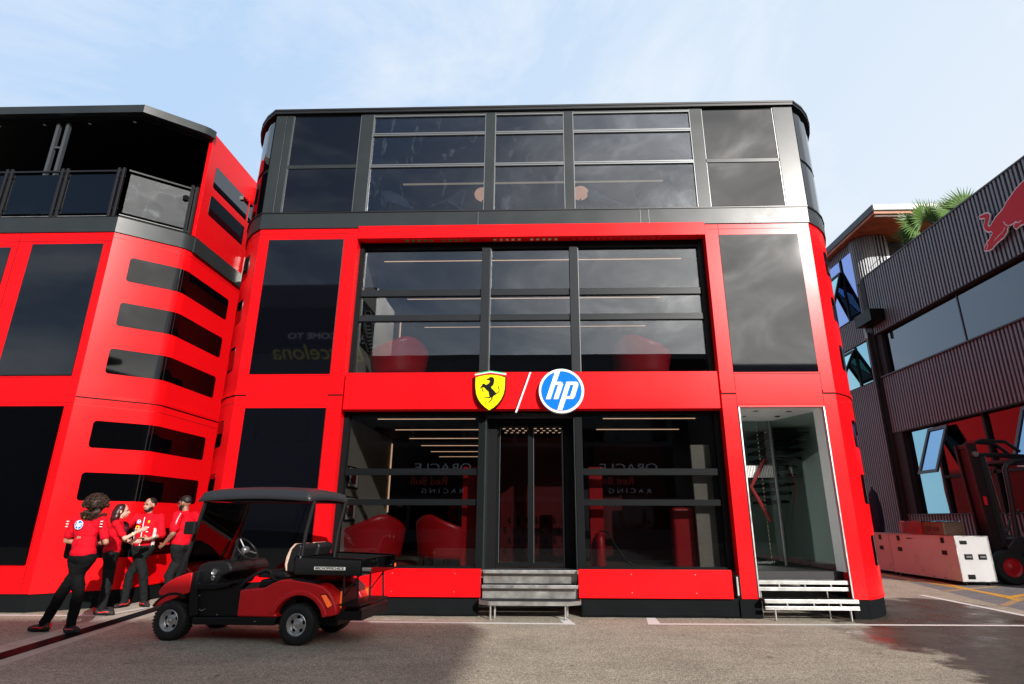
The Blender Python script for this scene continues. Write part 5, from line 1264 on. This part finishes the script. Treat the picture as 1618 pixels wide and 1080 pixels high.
# woman with curly hair, back to the camera (faces +y, a little to the right)
j = base(hip=(.10,0,.95),chest=(.07,.01,1.29),neck=(.10,.02,1.49),head=(.12,.05,1.635),shL=(-.08,0,1.43),shR=(.27,.02,1.43))
# local +x is the person's right when facing +y; mirror names kept simple: L = -x side
j['shL']=(-.115,0,1.43); j['shR']=(.265,.02,1.43); j['elL']=(-.215,.02,1.16); j['elR']=(.36,.06,1.14); j['wrL']=(-.03,.20,1.10); j['wrR']=(.17,.25,1.12)
j['haL']=(1,.3,.1); j['haR']=(-1,.3,.1); j['thL']=(0,0,1); j['thR']=(0,0,1)
j['knL']=(-.10,.02,.50); j['knR']=(.14,.02,.50); j['anL']=(-.25,.0,.09); j['anR']=(.20,-.06,.09); j['ftL']=(-1,-.12,0); j['ftR']=(1,-.25,0)
_hj=None
P1 = person('curly haired person in a red shirt seen from behind with feet apart',-6.47,8.28,R(-4),1.77,'skin_tan',j,.95,True)
Pn,T,D,Hd,rot,k = P1
hp2 = []
random.seed(3)
for i in range(120):
    a = random.uniform(0,2*math.pi); z = random.uniform(-1,1); rr = math.sqrt(1-z*z)
    v = Vector((rr*math.cos(a),rr*math.sin(a),z))
    if v.y > .55 and v.z < .3: continue
    hp2.append(('s',Hd(v.x*.125,v.y*.11-.03,v.z*.125+.012-(.065 if v.z<-.2 else 0)),random.uniform(.022,.036)))
hp2.append(('s',Hd(0,-.025,.015),(.118,.105,.12)))
hair = blob('hair',hp2,'hair_brown',Pn,.009,1,.02)
cr = MB()
for i in range(1500):
    a = random.uniform(0,2*math.pi); z = random.uniform(-1,1); rr = math.sqrt(1-z*z); v = Vector((rr*math.cos(a),rr*math.sin(a),z))
    if v.y > .6: continue
    c0 = Vector((v.x*random.uniform(.135,.172),v.y*random.uniform(.12,.155)-.03,v.z*random.uniform(.135,.165)-(.065 if v.z<-.2 else -.008))); s0 = v.cross(Vector((random.random()-.5,random.random()-.5,random.random()-.5))).normalized(); u0 = v.cross(s0)
    cr.tube([Hd(*(c0+(s0*math.cos(t_)+u0*math.sin(t_))*.011+v*.0035*t_*.6)) for t_ in [i_*.8 for i_ in range(9)]],.0026,3)
cr.build('hair_curls','hair_brown',hair,local=True)
def backfn(cx,z,y): return lambda a,b,c: (cx+a, y-c, z+b)
pc = [[(x*.105,y*.105) for x,y in circ(0,0,.5,32)]]
lg = T((.06,-.135,1.36))
def logo(par,c,rx,right,upd=Vector((0,0,1)),r=.058,nrm=None):
    right=Vector(right).normalized(); n_=right.cross(Vector(upd)).normalized() if nrm is None else nrm
    fn = lambda s,o: (lambda a,b,cc: tuple(Vector(c)+right*a*s+Vector(upd)*b*s+n_*(o+cc)))
    flat_shape('badge',[circ(0,0,r,32)],.004,'white_gloss',par,fn(1,.0)); flat_shape('badge',[circ(0,0,r*.88,32)],.004,'logo_blue',par,fn(1,.002))
    kz = r*.88/205
    flat_shape('badge',[[((x-1123)*kz,(318-y)*kz) for x,y in h]],.004,'white_gloss',par,fn(1,.004))
    flat_shape('badge',[[((x-1123)*kz,(318-y)*kz) for x,y in p_],[((x-1123)*kz,(318-y)*kz) for x,y in ph]],.004,'white_gloss',par,fn(1,.004))
ORG[Pn.name]=Vector((0,0,0))
logo(Pn,T((.065,-.137,1.375)),0,D((1,0,0)),r=.062)
flat_shape('lanyard',[[(-.012,-.02),(.012,-.02),(.02,.05),(-.02,.05)]],.006,'logo_yellow',Pn,lambda a,b,c:tuple(T((.09+a,-.095-c,1.49+b))))
for sx_2 in (-.19,.33):
    mb = MB()
    for i in range(3): mb.ball(T((sx_2,-.055,1.42-i*.035)),(.022,.012,.009),8,5)
    mb.build('sleeve_print','white_paint',Pn,local=True)

# woman with dark red hair, in profile towards +x
j = base(hip=(0,0,.94),head=(0,.035,1.62),neck=(0,.01,1.48),shL=(-.165,0,1.42),shR=(.165,0,1.42),elL=(-.20,.08,1.17),elR=(.19,.16,1.18),wrL=(-.08,.24,1.12),wrR=(.17,.30,1.28),haL=(.3,1,.1),haR=(0,1,.5),thL=(0,0,1),thR=(0,0,1),
         knL=(-.08,.03,.50),knR=(.08,.03,.50),anL=(-.09,0,.09),anR=(.10,.03,.09),ftL=(-.1,1,0),ftR=(.3,1,0),face=(.05,1,.03),curl=.25)
Pn,T,D,Hd,rot,k = person('person with long dark red hair gesturing with one raised hand beside the maroon bag',-7.0,9.70,R(-58),1.72,'skin_light',j,.85,True,'trouser_grey')
blob('hair',[('s',Hd(0,-.028,.035),(.092*k,.098*k,.100*k),rot),('c',[Hd(.045,-.055,.0),Hd(.055,-.07,-.10),Hd(.05,-.065,-.21)],[.052,.055,.035]),('c',[Hd(-.045,-.055,.0),Hd(-.055,-.07,-.10),Hd(-.05,-.065,-.22)],[.052,.055,.035]),('c',[Hd(0,-.085,.0),Hd(0,-.10,-.12),Hd(0,-.095,-.23)],[.06,.06,.035])],'hair_auburn',Pn,.009,2,.012)
mb = MB(); mb.tube([T((.172,.255,1.245)),T((.171,.275,1.26))],.033,12); mb.build('bracelet','cream_paint',Pn,local=True)
ORG[Pn.name]=Vector((0,0,0))
for z_,w__ in ((1.12,.03),):
    mb = MB(); mb.grid(lambda u,v: T((-.165*math.sin(R(60+50*u)),.13*math.cos(R(60+50*u)),1.02+.14*v)),8,4); mb.build('side_stripe','white_paint',Pn,local=True,solid=.006)

# bearded man, facing the camera, turned a little to his right
j = base(hip=(0,0,.97),shL=(-.20,0,1.455),shR=(.20,0,1.455),head=(-.01,.055,1.665),neck=(0,.015,1.51),elL=(-.26,-.02,1.17),elR=(.42,.0,1.23),wrL=(-.17,.20,1.10),wrR=(.23,.08,1.06),haL=(1,.4,.05),haR=(-1,.30,-.25),thL=(0,0,1),thR=(0,.4,1),
         knL=(-.12,.06,.52),knR=(.12,.03,.52),anL=(-.16,-.03,.09),anR=(.13,.03,.09),ftL=(-.9,.7,0),ftR=(.3,1,0),face=(.45,1,-.12),girth=1.03,cuff=.25)
# facing -y: rotate by 180 deg, so the local +x (here called R) is at the viewer's left
Pn,T,D,Hd,rot,k = person('bearded person in a red zip jacket with one hand on the hip',-7.06,10.55,R(180+6),1.80,'skin_tan',j,1.1,False,'trouser_grey')
ORG[Pn.name]=Vector((0,0,0))
blob('hair',[('s',Hd(0,-.024,.042),(.0795*k,.096*k,.088*k),rot)],'hair_black',Pn,.008,2)
blob('beard',[('s',Hd(0,.040,-.082),(.056*k,.050*k,.034*k),rot),('s',Hd(.052,.02,-.055),(.018*k,.045*k,.030*k),rot),('s',Hd(-.052,.02,-.055),(.018*k,.045*k,.030*k),rot),('s',Hd(0,.087,-.044),(.030*k,.012*k,.007*k),rot)],'hair_black',Pn,.007,1)
zz = MB(); zz.tube([T((0,.128,1.46)),T((0,.136,1.36)),T((0,.134,1.22)),T((0,.134,1.08)),T((0,.134,.99))],.007,6); zz.build('zip','white_gloss',Pn,local=True)
mb = MB()
for sx2 in (1,-1):
    mb.grid(lambda u,v: T((sx2*(.170+.006)*math.sin(R(62+26*u)),(.136)*math.cos(R(62+26*u)),.98+.30*v)),6,8)
mb.build('side_stripe','white_paint',Pn,local=True,solid=.006)
logo(Pn,T((.085,.122,1.385)),0,D((-1,0,0)),r=.034)
def disc(par,c,right,r,mat,sq=1.0,name='badge'):
    right=Vector(right).normalized(); upd=Vector((0,0,1)); n_=right.cross(upd)
    return flat_shape(name,[[(a*1.0,b*sq) for a,b in circ(0,0,r,24)]],.005,mat,par,lambda a,b,cc: tuple(Vector(c)+right*a+upd*b+n_*cc))
disc(Pn,T((.085,.133,1.29)),D((-1,0,0)),.032,'logo_yellow'); disc(Pn,T((.085,.137,1.29)),D((-1,0,0)),.016,'red_light')
disc(Pn,T((-.085,.128,1.385)),D((-1,0,0)),.016,'logo_yellow',1.4); disc(Pn,T((-.085,.134,1.29)),D((-1,0,0)),.02,'white_gloss',.6)
disc(Pn,T((.085,.137,1.215)),D((-1,0,0)),.03,'white_gloss',.3); disc(Pn,T((-.085,.137,1.22)),D((-1,0,0)),.018,'white_gloss',.5)
mb = MB()
for a_ in range(3): mb.ball(T((.225+.028*a_,.045,1.445-.035*a_)),(.014,.02,.010),8,5)
mb.ball(T((-.225,.15,1.15)),(.03,.03,.035),10,6)
mb.build('sleeve_print','white_paint',Pn,local=True)
ph_ = thing('phone','black phone held by the bearded person','phone',tuple(T((-.10,.30,1.09))+Vector((-7.06,10.55,0))))
c_ = T((-.10,.27,1.10))+Vector((-7.06,10.55,0)); box('case','ink',ph_,c_.x-.035,c_.x+.035,c_.y-.07,c_.y+.01,c_.z+.012,c_.z+.022,.003)

# man in a red and white polo, in profile towards -x, sunglasses on the head
j = base(hip=(0,0,.97),shL=(-.20,0,1.45),shR=(.20,0,1.45),head=(.0,.07,1.655),neck=(0,.02,1.50),elL=(-.235,.0,1.17),elR=(.24,-.05,1.17),wrL=(-.20,.17,.99),wrR=(.20,.17,1.0),haL=(.25,.9,-.35),haR=(-.3,.9,-.3),thL=(0,.2,1),thR=(0,.2,1),
         knL=(-.10,.05,.51),knR=(.10,.03,.51),anL=(-.10,-.03,.09),anR=(.10,.03,.09),ftL=(0,1,0),ftR=(0,1,0),face=(-.1,1,-.16),girth=1.05,curl=1.0)
Pn,T,D,Hd,rot,k = person('person in a red and white polo with sunglasses pushed up on black hair',-6.26,10.35,R(82),1.84,'skin_brown',j,1.25,True,'trouser_grey')
ORG[Pn.name]=Vector((0,0,0))
blob('hair',[('s',Hd(0,-.024,.046),(.081*k,.098*k,.089*k),rot)],'hair_black',Pn,.008,1,.01)
blob('beard',[('s',Hd(0,.040,-.082),(.056*k,.050*k,.034*k),rot),('s',Hd(.054,.015,-.05),(.018*k,.045*k,.032*k),rot),('s',Hd(-.054,.015,-.05),(.018*k,.045*k,.032*k),rot),('s',Hd(0,.087,-.044),(.030*k,.012*k,.007*k),rot)],'hair_black',Pn,.007,1)
mb = MB(); mb.tube([Hd(-.08,.0,.06),Hd(-.06,.065,.115),Hd(0,.085,.125),Hd(.06,.065,.115),Hd(.08,.0,.06),Hd(.075,-.06,.04)],.005,6); mb.build('sunglasses','ink',Pn,local=True)
mb = MB(); mb.grid(lambda u,v: T((-.20-.072+.055*v, -.03-.035*math.sin(v*3.1)+.05*(u-.5)-.0*v, 1.40-.13*(1-v)+.085*math.sin(v*1.57)))if False else T((-.268+.05*v*v,-.055+.075*u-.02*v,1.31+.185*v)),6,8); mb.build('shoulder_panel','white_paint',Pn,local=True,solid=.01)
mb = MB(); mb.tube([T((-.19,.10,1.03)),T((-.19,.12,1.02))],.037,12); mb.build('bracelet','logo_red',Pn,local=True)

# bag worn by the dark red haired person
bg_ = thing('handbag','dark maroon bag held between the dark red haired person and the bearded one','bag',(-7.16,10.08,1.2))
MB().ball((-7.16,10.08,1.31),(.10,.06,.10),16,10).build('bag_body','maroon',bg_,smooth=True,angle=180)
MB().tube([(-7.22,10.06,1.38),(-7.24,9.95,1.43),(-7.14,9.92,1.44),(-7.10,10.06,1.38)],.008,6).build('strap','ink',bg_)
